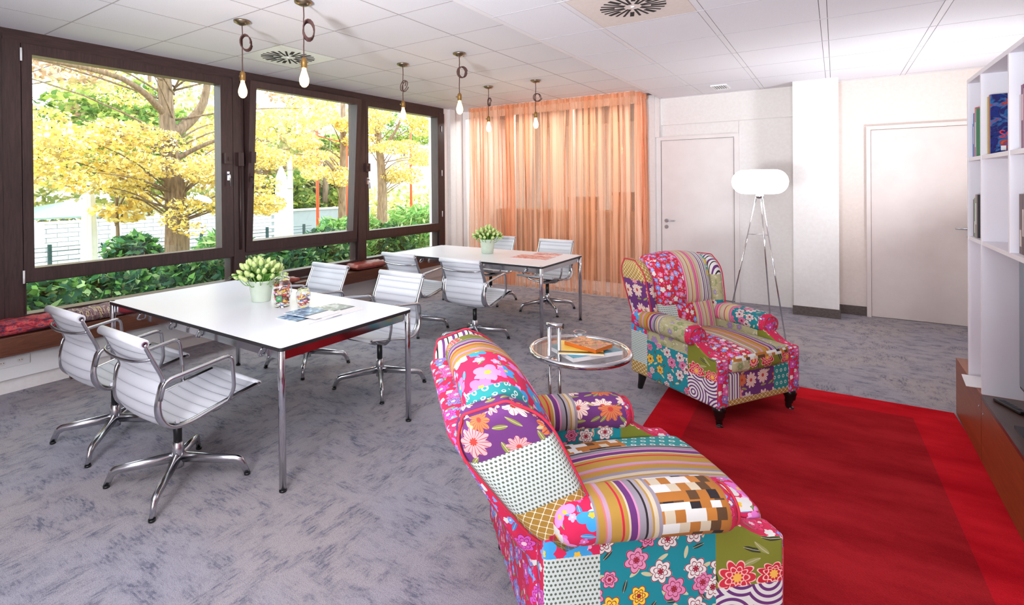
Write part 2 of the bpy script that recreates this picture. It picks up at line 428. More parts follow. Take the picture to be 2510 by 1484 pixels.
MB().box((0.29, YB-0.065, 0), (0.33, YB-0.02, 2.19)).box((1.245, YB-0.065, 0), (1.285, YB-0.02, 2.19)).box((0.33, YB-0.065, 2.15), (1.245, YB-0.02, 2.19)).build('door_frame', M['door_warm'], d2)
lever(d2, 1.165, YB-0.035, 1.045, -1)

# ------------------------------------------------------------------ windows (frame > sash, pane, handle)
def frame_rect(mb, x0, x1, ya, yb, za, zb, w, wt_=None, wb2=None, wl_=None, wr_=None):
    t_, b_, l_, r_ = wt_ or w, wb2 or w, wl_ or w, wr_ or w
    mb.box((x0, ya, za), (x1, ya+l_, zb)); mb.box((x0, yb-r_, za), (x1, yb, zb))
    mb.box((x0, ya+l_, za), (x1, yb-r_, za+b_)); mb.box((x0, ya+l_, zb-t_), (x1, yb-r_, zb)); return mb
def pane(parent, ya, yb, za, zb, x=-5.2, name='pane'):
    return MB().box((x-0.004, ya, za), (x+0.004, yb, zb)).build(name, M['pane'], parent)
def bar(parent, name, a, b, mat): return MB().box(a, b).build(name, mat, parent)
posts = [(1.25, 1.40), (3.165, 3.285), (4.93, 5.075), (6.69, 6.83)]
def handle(parent, y, z, x0=-5.13):
    h = MB(); h.box((x0, y-0.014, z-0.04), (x0+0.012, y+0.014, z+0.05)); h.tube(fillet([(x0+0.01, y, z+0.02), (x0+0.045, y, z+0.02), (x0+0.05, y, z-0.1)], 0.012), 0.008, 8)
    h.build('handle', M['alu'], parent)
    MB().box((x0, y-0.045, z+0.13), (x0+0.035, y+0.03, z+0.24)).box((x0+0.035, y-0.015, z+0.16), (x0+0.045, y+0.012, z+0.2)).build('lock_box', M['frame'], parent)
def hinge(parent, y, z, x0=-5.12, l=0.05):
    MB().tube([(x0, y, z-l), (x0, y, z+l)], 0.0075, 8).build('hinge', M['white_metal'], parent)

w1 = struct(link('window_1', None), 'large window nearest the camera with closed dark brown sash')
w2 = struct(link('window_2', None), 'middle window with its sash tilted open')
w3 = struct(link('window_3', None), 'far window beside the white pilaster')
for w_, (ya, yb), (pa, pb) in ((w1, (1.40, 3.165), (1.25, 1.40)), (w2, (3.285, 4.93), (3.165, 3.285)), (w3, (5.075, 6.69), (4.93, 5.075))):
    bar(w_, 'post', (-5.27, pa, 0.5), (-5.13, pb, 2.70), M['frame'])
    bar(w_, 'transom', (-5.27, ya, 0.825), (-5.15, yb, 0.89), M['frame_h'])
    bar(w_, 'sill', (-5.27, ya, 0.5), (-5.14, yb, 0.585), M['frame_h'])
    bar(w_, 'head', (-5.27, ya, 2.655), (-5.15, yb, 2.70), M['frame_h'])
    bar(w_, 'jamb', (-5.27, ya, 0.585), (-5.16, ya+0.028, 2.655), M['frame']); bar(w_, 'jamb', (-5.27, yb-0.028, 0.585), (-5.16, yb, 2.655), M['frame'])
    pane(w_, ya+0.02, yb-0.02, 0.575, 0.83, -5.21, 'lower_pane')
bar(w3, 'post', (-5.27, 6.69, 0.5), (-5.13, 6.83, 2.70), M['frame'])
s1 = frame_rect(MB(), -5.25, -5.13, 1.405, 3.16, 0.835, 2.69, 0.07, 0.08, 0.105, 0.068, 0.13).build('sash', M['frame'], w1)
pane(w1, 1.46, 3.04, 0.93, 2.62); handle(w1, 3.1, 1.67); hinge(w1, 1.402, 2.6); hinge(w1, 1.402, 0.88)
# tilted sash: turns inwards about its bottom edge
sh = link('sash', None, w2, (-5.19, 0, 0.87)); sh.rotation_euler = (0, 0.062, 0)
frame_rect(MB(), -0.06, 0.06, 3.30, 4.905, 0.0, 1.82, 0.075, 0.075, 0.11).build('sash_frame', M['frame'], sh)
MB().box((-0.004, 3.36, 0.1), (0.004, 4.84, 1.76)).build('pane', M['pane'], sh)
MB().box((0.06, 3.315, 0.95), (0.09, 3.37, 1.07)).box((0.06, 3.32, 0.75), (0.072, 3.345, 0.84)).build('lock_box', M['frame'], sh)
MB().tube([(0.07, 3.335, 0.8), (0.105, 3.335, 0.8), (0.105, 3.335, 0.68)], 0.008, 8).build('handle', M['frame'], sh)
MB().tube([(-5.16, 4.91, 0.95), (-5.12, 4.915, 1.75), (-5.1, 4.91, 2.5)], 0.006, 6).build('stay', M['alu'], w2)
MB().box((-5.15, 3.2, 1.78), (-5.09, 3.262, 1.92)).tube([(-5.12, 3.235, 0.9), (-5.12, 3.235, 1.8)], 0.012, 8).build('blind_rod', M['frame'], w2)
s3 = frame_rect(MB(), -5.25, -5.13, 5.08, 6.685, 0.85, 2.69, 0.06, 0.06, 0.105, 0.05, 0.03).build('sash', M['frame'], w3)
pane(w3, 5.11, 6.67, 0.94, 2.64); handle(w3, 5.1, 1.62)
for z in (1.1, 1.75, 2.45): hinge(w3, 6.75, z, -5.122, 0.045)

# ------------------------------------------------------------------ ceiling fittings
def swirl(label, cx_, cy_, z, wx, wy, rad, mat):
    t = thing('air_diffuser', label, 'air vent', (cx_, cy_, z))
    ceil = tile_mesh(wx-0.01, wy-0.01, 0.0045, mat, 0.0015); link('plate', ceil, t)
    for k in range(24):
        a = 2*PI*k/24; big = k % 3 != 1
        r0, r1 = (0.27 if big else 0.55)*rad, rad
        mb = MB(); w0 = 0.1*rad*(0.55 if big else 1.0)
        mb.box((r0, -w0*0.62, -0.0025), (r1, w0*0.62, 0.0))
        mb.build('slot', M['slot'], t, rot=(0, 0, a+0.06))
    MB().lathe([(0.0001, -0.006), (0.012, -0.005), (0.014, 0)], 12).build('screw', M['white_metal'], t)
    return t
swirl('white swirl air diffuser in the ceiling above the nearer table', -4.597+PX/2, 1.56+2.5*PY, ZL, PX, PY, 0.245, M['white_metal'])
swirl('cream swirl air diffuser in the lower ceiling at the top edge', -1.1, 3.5675, ZR-0.004, 0.665, 0.735, 0.21, M['cream_wall'])
v_ = thing('ceiling_grille', 'small white slatted grille in the ceiling near the back wall', 'air vent', (-1.15, 7.2, ZR-0.004))
frame_rect(MB(), -0.012, 0.0, -0.09, 0.09, -0.16, 0.16, 0.015)
g = MB()
for (a, b) in (((-0.09, -0.17), (-0.075, 0.17)), ((0.075, -0.17), (0.09, 0.17)), ((-0.075, -0.17), (0.075, -0.155)), ((-0.075, 0.155), (0.075, 0.17))): g.box((a[0], a[1], -0.014), (b[0], b[1], 0))
g.build('frame', M['white_metal'], v_)
MB().box((-0.075, -0.155, -0.002), (0.075, 0.155, 0)).build('backing', M['slot'], v_)
for k in range(6): MB().box((-0.068+k*0.025, -0.155, -0.012), (-0.057+k*0.025, 0.155, -0.004)).build('slat', M['white_metal'], v_)

# ------------------------------------------------------------------ tables
M['laminate'] = simple('white_laminate', S(236, 237, 244), 0.32)
M['edge'] = simple('black_table_edge', S(34, 30, 32), 0.4)
def rrect(x0, x1, y0, y1, r, n=5, dense=False):
    out = []
    for cx_, cy_, a0 in ((x1-r, y1-r, 0), (x0+r, y1-r, PI/2), (x0+r, y0+r, PI), (x1-r, y0+r, 1.5*PI)):
        for k in range(n+1):
            a = a0+PI/2*k/n; out.append((cx_+r*math.cos(a), cy_+r*math.sin(a)))
    if dense:
        o2 = []
        for i in range(len(out)):
            a, b = out[i], out[(i+1) % len(out)]; d = max(1, int(math.hypot(b[0]-a[0], b[1]-a[1])/0.02))
            o2 += [(a[0]+(b[0]-a[0])*k/d, a[1]+(b[1]-a[1])*k/d) for k in range(d)]
        return o2
    return out
def make_table(label, loc):
    t = thing('work_table', label, 'table', loc, 0, 'white work tables')
    L, W = 2.0, 1.02
    MB().prism(rrect(0.0, L, 0.0, W, 0.02), (0.7415, 0.7445)).build('table_top', M['laminate'], t)
    MB().prism(rrect(0.0005, L-0.0005, 0.0005, W-0.0005, 0.02), (0.722, 0.7412)).build('top_edge', M['edge'], t)
    for (x, y) in ((0.02, 0.02), (L-0.02, 0.02), (0.02, W-0.02), (L-0.02, W-0.02)):
        lg = MB().lathe([(0.014, 0.012), (0.0185, 0.012), (0.0185, 0.743), (0.016, 0.746)], 20, c=(x, y, 0)).build('leg', M['chrome'], t)
        MB().lathe([(0.017, 0), (0.0195, 0.002), (0.0195, 0.012)], 16, c=(x, y, 0)).build('foot', M['black'], lg)
    for a, b in (((0.04, 0.03, 0.668), (L-0.04, 0.05, 0.72)), ((0.04, W-0.05, 0.668), (L-0.04, W-0.03, 0.72)), ((0.03, 0.05, 0.668), (0.05, W-0.05, 0.72)), ((L-0.05, 0.05, 0.668), (L-0.03, W-0.05, 0.72))):
        MB().box(a, b).build('apron', M['chrome'], t)
    for x in (0.45, 0.87, 1.2, 1.82):
        MB().tube(fillet([(x, 0.032, 0.712), (x, 0.012, 0.706), (x-0.02, 0.004, 0.672), (x-0.022, 0.03, 0.664)], 0.012), 0.006, 8).build('hook', M['chrome'], t)
    return t
t1 = make_table('white square-edged work table nearer the camera, with tulips and candy jars', (-4.30, 1.665, 0))
t2 = make_table('white work table farther back in front of the curtain', (-4.37, 4.74, 0))

# ------------------------------------------------------------------ swivel chairs
def ribbed():
    t = NT('white_ribbed_mesh_fabric'); x, y, z = t.sep(t.uv())
    r = t.m('POWER', t.m('ABSOLUTE', t.m('SINE', t.m('MULTIPLY', y, PI/0.056))), 0.35)
    c = t.mix(r, S(184, 185, 194), S(220, 221, 227))
    t.bsdf(c, 0.55, Normal=t.bump(r, 0.9, 0.006)); return t.mat
M['ribbed'] = ribbed()
M['white_vinyl'] = simple('white_vinyl', S(224, 224, 229), 0.45)
PROF = [(-0.264, 0.832), (-0.222, 0.738), (-0.181, 0.645), (-0.190, 0.605), (-0.201, 0.55), (-0.204, 0.505), (-0.195, 0.46), (-0.168, 0.422), (-0.122, 0.398), (-0.05, 0.394), (0.06, 0.416), (0.18, 0.441), (0.335, 0.466)]
def make_chair():
    t = thing('swivel_chair', 'x', 'chair', (0, 0, 0), 0, 'white ribbed swivel chairs')
    W = 0.225
    prof = bez([(a, 0, b) for a, b in PROF], 5)
    # sling
    s_ = [0.0]
    for i in range(1, len(prof)): s_.append(s_[-1]+(prof[i]-prof[i-1]).length)
    def ribz(d): return abs(math.sin(d*PI/0.056))**0.5*0.007
    mb = MB(); k0 = 0; n = len(prof); N = 220
    def at(d):
        for i in range(1, n):
            if s_[i] >= d: break
        f = (d-s_[i-1])/(s_[i]-s_[i-1]); p = prof[i-1].lerp(prof[i], f); tg = (prof[i]-prof[i-1]).normalized()
        return p, Vector((tg.z, 0, -tg.x))        # normal towards the sitter
    def up_n(d):
        p, nn = at(d)
        if nn.x + nn.z < 0: nn = -nn
        return p, nn
    vs2 = [s_[-1]*k/N for k in range(N+1)]
    ycs = [-1, -0.6, -0.2, 0.2, 0.6, 1]
    def top(u, v):
        p, nn = up_n(v); h = ribz(v)*(1-abs(u)**6); sag = 0.012*(1-u*u)
        return (p.x+nn.x*(0.004+h-sag), u*(W-0.012), p.z+nn.z*(0.004+h-sag))
    def bot(u, v):
        p, nn = up_n(v); h = ribz(v)*(1-abs(u)**6); sag = 0.012*(1-u*u)
        return (p.x-nn.x*(0.006+h*0.8+sag), u*(W-0.012), p.z-nn.z*(0.006+h*0.8+sag))
    mb.grid(top, ycs, vs2); mb.grid(bot, ycs[::-1], vs2)
    mb.build('sling', M['ribbed'], t)
    # rolls at head and front edge
    for (px, pz), nm in ((PROF[0], 'head_roll'), (PROF[-1], 'front_roll')):
        r = 0.023 if nm == 'head_roll' else 0.014
        rl = MB().tube([(px, -W-0.005, pz), (px, W+0.005, pz)], r, 16).build(nm, M['white_vinyl'], t)
        for sg in (-1, 1):
            MB().tube([(px, sg*(W+0.004), pz), (px, sg*(W+0.012), pz)], r*0.55, 12).tube([(px, sg*(W+0.011), pz), (px, sg*(W+0.0135), pz)], r*0.3, 8, 1).build('end_cap', [M['alu'], M['black']], rl)
    # side rails
    for sg in (-1, 1):
        path = [(p.x, sg*W, p.z) for p in prof]
        rr = [0.011]*4 + [0.0125+0.0035*min(1, i/10) for i in range(len(path)-4)]
        rr = [0.0125 + 0.0095*math.exp(-((i-len(path)*0.52)/(len(path)*0.22))**2) for i in range(len(path))]
        MB().tube(path, rr, 10, squash=(1.35, 0.72)).build('side_rail', M['alu'], t)
    # armrests
    for sg in (-1, 1):
        y = sg*(W+0.018)
        pth = fillet([(-0.2, y, 0.55), (-0.185, y+sg*0.012, 0.64), (0.15, y+sg*0.026, 0.682), (0.165, y+sg*0.022, 0.50), (0.15, y-sg*0.008, 0.436)], 0.04, 6)
        MB().tube(pth, 0.0102, 10).build('armrest', M['alu'], t)
    # bowed stretchers
    MB().tube(bez([(-0.232, -W, 0.752), (-0.275, -W*0.72, 0.744), (-0.292, 0, 0.74), (-0.275, W*0.72, 0.744), (-0.232, W, 0.752)], 6), 0.008, 8).build('back_stretcher', M['alu'], t)
    for x in (-0.11, 0.13):
        MB().tube(bez([(x, -W, 0.416 if x < 0 else 0.428), (x*0.9, -W*0.75, 0.385), (x*0.6, -W*0.35, 0.362), (x*0.5, 0, 0.358), (x*0.6, W*0.35, 0.362), (x*0.9, W*0.75, 0.385), (x, W, 0.416 if x < 0 else 0.428)], 5), 0.011, 8).build('seat_stretcher', M['alu'], t)
    MB().box((-0.085, -0.035, 0.342), (0.085, 0.035, 0.362)).build('seat_plate', M['alu'], t)
    MB().lathe([(0.021, 0.185), (0.021, 0.342)], 16).build('column_sleeve', M['black'], t)
    MB().lathe([(0.016, 0.075), (0.03, 0.08), (0.031, 0.16), (0.027, 0.21), (0.0215, 0.215)], 18).build('hub', M['alu'], t)
    for k in range(4):
        a = PI/4+k*PI/2; c, s = math.cos(a), math.sin(a)
        pth = fillet([(0.015*c, 0.015*s, 0.13), (0.315*c, 0.315*s, 0.088), (0.348*c, 0.348*s, 0.014)], 0.03, 5)
        rr = [0.025]+[0.0195]*(len(pth)-4)+[0.0165, 0.015, 0.014]
        lg = MB().tube(pth, rr[:len(pth)], 10, squash=(1.15, 0.9)).build('base_leg', M['alu'], t)
        MB().lathe([(0.012, 0.0), (0.0165, 0.003), (0.0165, 0.014)], 12, c=(0.348*c, 0.348*s, 0)).build('glide', M['black'], lg)
    return t
ch0 = make_chair()
spots = [(-2.865, 1.43, PI/2, 'white swivel chair nearest the camera, at the near corner of the tulip table'),
         (-3.68, 1.455, PI/2+0.02, 'white swivel chair beside the window bench, on the near side of the tulip table'),
         (-2.91, 3.01, -PI/2+0.02, 'white swivel chair across the tulip table, at the brochure end'),
         (-3.765, 3.0, -PI/2, 'white swivel chair across the tulip table, nearer the window bench'),
         (-2.945, 4.40, PI/2+0.03, 'white swivel chair turning its back to the camera at the farther table'),
         (-3.72, 4.41, PI/2-0.03, 'white swivel chair seen from behind at the farther table, next to the window bench'),
         (-2.915, 5.97, -PI/2, 'white swivel chair by the curtain at the magazine end of the farther table'),
         (-3.775, 6.03, -PI/2, 'white swivel chair by the curtain behind the flower pot of the farther table')]
for i, (x, y, rz, lb) in enumerate(spots):
    if i == 0: ch0.location = (x, y, 0); ch0.rotation_euler = (0, 0, rz); ch0['label'] = lb
    else: dup(ch0, (x, y, 0), rz, lb)

# ------------------------------------------------------------------ window bench and its cushions
bench = thing('window_bench', 'long brown wooden bench running under the windows', 'bench', (-5.0, 3.0, 0))
MB().rbox((-0.03, 0.05, 0.41), (0.105, 3.75, 0.07), 0.006, (1, 1, 1), nr=2).build('plank', M['plank'], bench)
for y in (-1.3, 0.5, 2.3): MB().prism([(-0.09, 0.02), (-0.12, 0.34), (0.04, 0.34), (-0.06, 0.02)], (y-0.02, y+0.02), axis='y').build('bracket', M['plank'], bench)

def fabric_woven(name, stops, scale, rough=0.9, stretch=(1, 1, 1), bump=0.4):
    t = NT(name); f = t.noise(t.v('MULTIPLY', t.obj(), stretch), scale, 4, 0.7)
    w = t.n('TexWave', {'Vector': t.obj(), 'Scale': 140.0}).outputs[1]
    return t.bsdf(t.ramp(f, stops, True), rough, Normal=t.bump(w, bump, 0.002)).mat
M['cush_red'] = fabric_woven('red_kilim_patchwork', [(0, S(60, 34, 58)), (0.40, S(120, 40, 60)), (0.46, S(176, 50, 48)), (0.5, S(196, 60, 90)), (0.54, S(206, 96, 62)), (0.58, S(92, 70, 110)), (0.64, S(170, 60, 60))], 1.0, stretch=(26, 12, 26))
M['cush_plaid'] = fabric_woven('faded_plaid_wool', [(0, S(70, 44, 46)), (0.40, S(120, 92, 96)), (0.46, S(150, 126, 128)), (0.5, S(104, 62, 66)), (0.55, S(186, 170, 160)), (0.6, S(196, 172, 96)), (0.64, S(96, 70, 84))], 1.0, stretch=(7, 30, 7))
M['cush_leather'] = speckle('worn_red_leather', S(112, 40, 34), S(158, 70, 58), 14, 0.45, bump=0.3)
def cushion(label, mat, loc, hx, hy, hz, rz=0, tilt=0.0, puff=0.35):
    def df(w):
        fx = max(0, 1-(w.x/hx)**2); fy = max(0, 1-(w.y/hy)**2); k = (1-puff)+puff*(fx*fy)**0.5
        wr_ = 0.004*math.sin(w.x*60+w.y*23)+0.004*math.sin(w.y*47)
        return (w.x*(1-0.06*fy), w.y*(1-0.05*fx), w.z*k + (wr_ if w.z > 0 else 0) + tilt*w.x)
    t = thing('bench_cushion', label, 'cushion', loc, rz, 'cushions on the window bench')
    MB().rbox((0, 0, hz), (hx, hy, hz), hz*0.95, (10, 12, 2), df).build('pad', mat, t, merge=True)
    pts = []
    for (x, y) in rrect(-hx*0.985, hx*0.985, -hy*0.985, hy*0.985, 0.03, 4): pts.append((x*(1-0.06*max(0, 1-(y/hy)**2)), y*(1-0.05*max(0, 1-(x/hx)**2)), hz+tilt*x))
    MB().tube(pts, 0.004, 6, closed=True).build('seam', mat, t)
    return t
cushion('red patchwork cushion at the left end of the window bench', M['cush_red'], (-5.03, 1.27, 0.484), 0.13, 0.32, 0.05)
cushion('faded plaid cushion on the bench beside the corner of the tulip table', M['cush_plaid'], (-5.02, 1.93, 0.484), 0.13, 0.29, 0.05, 0.03)
cushion('dark red cushion on the bench behind the tulip pot', M['cush_leather'], (-5.03, 3.55, 0.484), 0.13, 0.28, 0.035)
cushion('worn red leather cushion lying alone on the far part of the bench', M['cush_leather'], (-5.02, 4.98, 0.484), 0.14, 0.3, 0.042, -0.04)
sk = thing('wall_socket', 'double white power socket on the duct below the window bench', 'socket', (-5.13, 1.32, 0.25))
MB().rbox((0.004, 0, 0), (0.005, 0.115, 0.042), 0.004, (1, 1, 1), nr=2).build('cover_plate', M['white_metal'], sk)
for y in (-0.055, 0.055):
    q = MB().tube([(0.009, y, 0), (0.0105, y, 0)], 0.021, 18).build('socket_ring', M['white_wall'], sk)
    MB().tube([(0.0095, y-0.008, 0), (0.0112, y-0.008, 0)], 0.003, 8).tube([(0.0095, y+0.008, 0), (0.0112, y+0.008, 0)], 0.003, 8).build('pin_hole', M['slot'], q)

# ------------------------------------------------------------------ pendant lamps
M['cord'] = speckle('brown_twisted_cord', S(58, 36, 34), S(96, 62, 56), 300, 0.8)
def pendant(label, x, y, kind, first=[None]):
    t = thing('pendant_lamp', label, 'lamp', (x, y, ZL), 0, 'bare bulb pendant lamps')
    MB().lathe([(0.001, -0.030), (0.02, -0.032), (0.036, -0.024), (0.058, -0.012), (0.06, 0.0)], 24).tube([(0.035, 0, -0.022), (0.05, 0, -0.03)], 0.007, 8).build('canopy', M['nickel'], t)
    r_ = random.Random(kind*11+3)
    a0 = r_.uniform(0, PI)
    zc = -0.17 - 0.02*(kind % 3)
    pts = [(0, 0, -0.03), (0.002, 0.001, -0.1), (0, 0, zc+0.06), (0, 0, zc-0.08), (-0.002, 0, -0.3), (0, 0, -0.385)]
    MB().tube(bez(pts, 5), 0.0042, 6).build('cord', M['cord'], t)
    nl = (3, 4, 2, 5, 2, 2)[kind]; rx, rz_ = ((0.034, 0.055), (0.036, 0.06), (0.024, 0.055), (0.042, 0.05), (0.022, 0.05), (0.04, 0.045))[kind]
    cp = []
    for k in range(nl*16+1):
        a = 2*PI*k/16; s_ = (k/(nl*16)-0.5)
        rr = 1+0.2*math.sin(k*0.41+kind)
        p = Vector((rx*rr*math.cos(a)+rx*0.7, s_*0.06+0.012*math.cos(a), rz_*rr*math.sin(a)))
        if kind in (2,): p = Matrix.Rotation(0.5, 3, 'Y') @ p
        p = Matrix.Rotation(0.61 + 0.55*math.sin(kind*2.1+0.4), 3, 'Z') @ p
        cp.append((p.x, p.y, p.z+zc))
    MB().tube(cp, 0.0046, 6).build('cord_coil', M['cord'], t)
    so = MB().lathe([(0.004, -0.368), (0.012, -0.376), (0.019, -0.386), (0.021, -0.41), (0.0195, -0.44), (0.021, -0.443)], 18).build('socket', M['brass'], t)
    MB().tube([(-0.018, 0, -0.405), (-0.034, 0, -0.405)], 0.0045, 8).tube([(-0.036, 0, -0.412), (-0.036, 0, -0.398)], 0.006, 8).build('switch', M['nickel'], so)
    prof = [(0.0135, -0.437), (0.0145, -0.455), (0.022, -0.48), (0.031, -0.51), (0.0325, -0.53), (0.027, -0.553), (0.014, -0.568), (0.0005, -0.572)]
    b = MB().lathe(prof, 20).build('bulb', M['bulb'], t)
    f = MB()
    fp = []
    for k in range(37):
        a = 2*PI*k/36; fp.append((0.0115*math.cos(a), 0.0115*math.sin(a), -0.52 + 0.026*math.cos(6*a)))
    f.tube(fp, 0.0022, 5).tube([(0, 0, -0.44), (0, 0, -0.545)], 0.0012, 5).build('filament', M['filament'], b)
    l = bpy.data.lights.new('bulb_light', 'POINT'); l.energy = 0.55; l.color = (1.0, 0.82, 0.6); l.shadow_soft_size = 0.03
    link('bulb_light', l, t, (0, 0, -0.605))
    return t
for k, (x, y, lb) in enumerate([(-3.58, 2.29, 'bare bulb pendant with a loose cord coil, hanging in front of the window post'), (-2.878, 2.29, 'bare bulb pendant nearest the camera, with its canopy at the top edge of the photo'),
        (-3.566, 4.06, 'bare bulb pendant with a narrow cord knot, hanging in front of the far window'), (-2.86, 4.05, 'bare bulb pendant with a thick ring of coiled cord, beside the white pilaster'),
        (-3.545, 5.646, 'bare bulb pendant over the flower pot of the farther table, by the curtain edge'), (-2.893, 5.655, 'bare bulb pendant with a single cord loop, in front of the middle of the curtain')]):
    pendant(lb, x, y, k)

# ------------------------------------------------------------------ floor lamp
M['lamp_white'] = emit('glowing_opal_glass', (1.0, 0.985, 0.96, 1), 4.2)
lp = thing('floor_lamp', 'floor lamp with glowing white oval shade on a slim steel tripod', 'lamp', (-0.607, 5.935, 0))
prof = []
for k in range(17):
    a = -PI/2+PI*k/16; prof.append((max(0.0005, 0.135+0.11*math.cos(a)) if 0 < k < 16 else 0.0005, 1.565+0.118*math.sin(a)))
prof = [(0.0005, 1.447)] + [(0.135+0.11*math.cos(-PI/2+PI*k/16), 1.565+0.118*math.sin(-PI/2+PI*k/16)) for k in range(17)] + [(0.0005, 1.683)]
MB().lathe(prof, 40).build('shade', M['lamp_white'], lp)
MB().lathe([(0.012, 1.40), (0.035, 1.405), (0.038, 1.43), (0.02, 1.45)], 20).build('lamp_holder', M['alu'], lp)
for k in range(3):
    a = math.radians(78+120*k)
    lg = MB().tube([(0.03*math.cos(a), 0.03*math.sin(a), 1.425), (0.32*math.cos(a), 0.32*math.sin(a), 0.006)], 0.0065, 10).build('leg', M['chrome'], lp)
    MB().lathe([(0.009, 0), (0.011, 0.003), (0.008, 0.014)], 10, c=(0.32*math.cos(a), 0.32*math.sin(a), 0)).build('foot_cap', M['black'], lg)
rb = 0.105
MB().tube([(rb*math.cos(math.radians(78+120*k)), rb*math.sin(math.radians(78+120*k)), 1.05) for k in range(3)], 0.002, 6, closed=True).build('brace', M['chrome'], lp)

# ------------------------------------------------------------------ round side table
st = thing('side_table', 'round glass side table with chrome tube ring, between the armchairs', 'table', (-1.07, 2.56, 0))
ring = [(0.245*math.cos(2*PI*k/48), 0.245*math.sin(2*PI*k/48), 0.71) for k in range(48)]
MB().tube(ring, 0.0145, 12, closed=True).build('rim', M['chrome'], st)
MB().lathe([(0.0005, 0.71), (0.231, 0.71), (0.231, 0.718), (0.0005, 0.718)], 48, sm=False).build('glass_top', M['table_glass'], st)
rv, fv = Vector((0.817, 0.5766, 0)), Vector((-0.5766, 0.817, 0))
pc = rv*-0.15+fv*-0.1; pd = (rv*0.93-fv*0.36).normalized(); ang = math.atan2(pc.y, pc.x)
for q, h in ((pc+pd*-0.022, 0.865), (pc+pd*0.026, 0.865)):
    MB().tube([(q.x, q.y, 0.02), (q.x, q.y, h)], 0.0092, 12).build('post', M['chrome'], st)
q1, q2 = pc+pd*-0.036, pc+pd*0.045
MB().tube([(q1.x, q1.y, 0.868), (q2.x, q2.y, 0.868)], 0.0125, 12).build('grip', M['chrome'], st)
MB().tube([(q2.x, q2.y, 0.868), ((q2+pd*0.004).x, (q2+pd*0.004).y, 0.868)], 0.0128, 12).build('grip_cap', M['black'], st)
base = [(pc.x + 0.24*(1-math.cos(a))*math.cos(ang+PI)*1.0 - pd.x*0, 0, 0) for a in (0,)]
bp = []
for k in range(25):
    a = -2.5+5.0*k/24
    bp.append((0.215*math.cos(a+ang+PI), 0.215*math.sin(a+ang+PI), 0.0125))
MB().tube(bp, 0.0125, 10).build('base_ring', M['chrome'], st)
MB().tube([(pc.x-pd.x*0.022, pc.y-pd.y*0.022, 0.0125), (pc.x+pd.x*0.026, pc.y+pd.y*0.026, 0.0125)], 0.0125, 10).build('base_bar', M['chrome'], st)
MB().tube([(pc.x, pc.y, 0.712), (pc.x*1.33, pc.y*1.33, 0.712)], 0.012, 8).build('bracket', M['chrome'], st)

# ------------------------------------------------------------------ patchwork fabrics
WH, CRM, PNK, RED, MAG, YEL, ORG, TEA, PUR, OLV, OCH, BLU, BRN, MINT, BLK = S(222,219,214), S(206,190,164), S(222,140,176), S(200,30,60), S(214,40,110), S(240,200,50), S(206,120,50), S(16,130,142), S(104,48,112), S(122,124,36), S(180,138,60), S(90,150,220), S(92,62,36), S(204,212,206), S(40,32,34)
FAB = {}
def fin(t, c, rough=0.9):
    w = t.n('TexWave', {'Vector': t.uv(), 'Scale': 260.0}).outputs[1]
    t.bsdf(c, rough, Normal=t.bump(w, 0.12, 0.001)); return t.mat
def blossoms(t, c, vec, scale, pal, size, petals, rand=0.8, outline=None, centre=None, seed=0.0, rays=False, keep=1.0):
    """lays one field of flowers over the colour c; every flower has its own colour of the palette"""
    co = t.v('ADD', t.v('SCALE', vec, scale=scale), (seed, seed*1.7, 0))
    vo = t.n('TexVoronoi', {'Vector': co, 'Scale': 1.0, 'Randomness': rand}, voronoi_dimensions='2D', feature='F1')
    d = t.v('SUBTRACT', co, vo.outputs['Position']); x, y, _ = t.sep(d)
    r = t.v('LENGTH', t.comb(x, y)); th = t.m('ARCTAN2', y, x)
    cr, cg, cb = t.sep(vo.outputs['Color'])
    ph = t.m('MULTIPLY', cg, 6.28)
    wob = t.m('ABSOLUTE', t.m('COSINE', t.m('ADD', t.m('MULTIPLY', th, petals/2.0), ph)))
    R = t.m('MULTIPLY', t.m('ADD', t.m('MULTIPLY', wob, 0.34), 0.66), t.m('MULTIPLY', size, t.m('ADD', 0.7, t.m('MULTIPLY', cb, 0.45))))
    k = t.m('LESS_THAN', r, R)
    if keep < 1: k = t.m('MULTIPLY', k, t.m('LESS_THAN', t.m('FRACT', t.m('MULTIPLY', cr, 7.3)), keep))
    n = len(pal); fc = t.ramp(cr, [(i/n, p) for i, p in enumerate(pal)], True)
    if rays:
        ray = t.m('GREATER_THAN', t.m('COSINE', t.m('MULTIPLY', th, float(petals*2))), 0.75); fc = t.mix(t.m('MULTIPLY', ray, 0.8), fc, outline or PUR)
    elif outline:
        e = t.m('LESS_THAN', t.m('ABSOLUTE', t.m('SUBTRACT', r, t.m('MULTIPLY', R, 0.6))), 0.016); fc = t.mix(e, fc, outline); e = t.m('LESS_THAN', t.m('ABSOLUTE', t.m('SUBTRACT', r, t.m('SUBTRACT', 0.22, t.m('MULTIPLY', R, 0.25)))), 0.014); fc = t.mix(e, fc, outline)
        e2 = t.m('LESS_THAN', t.m('ABSOLUTE', t.m('SUBTRACT', r, t.m('MULTIPLY', R, 0.95))), 0.018); fc = t.mix(e2, fc, outline)
    if centre: fc = t.mix(t.m('LESS_THAN', r, t.m('MULTIPLY', R, 0.25)), fc, centre)
    return t.mix(k, c, fc)
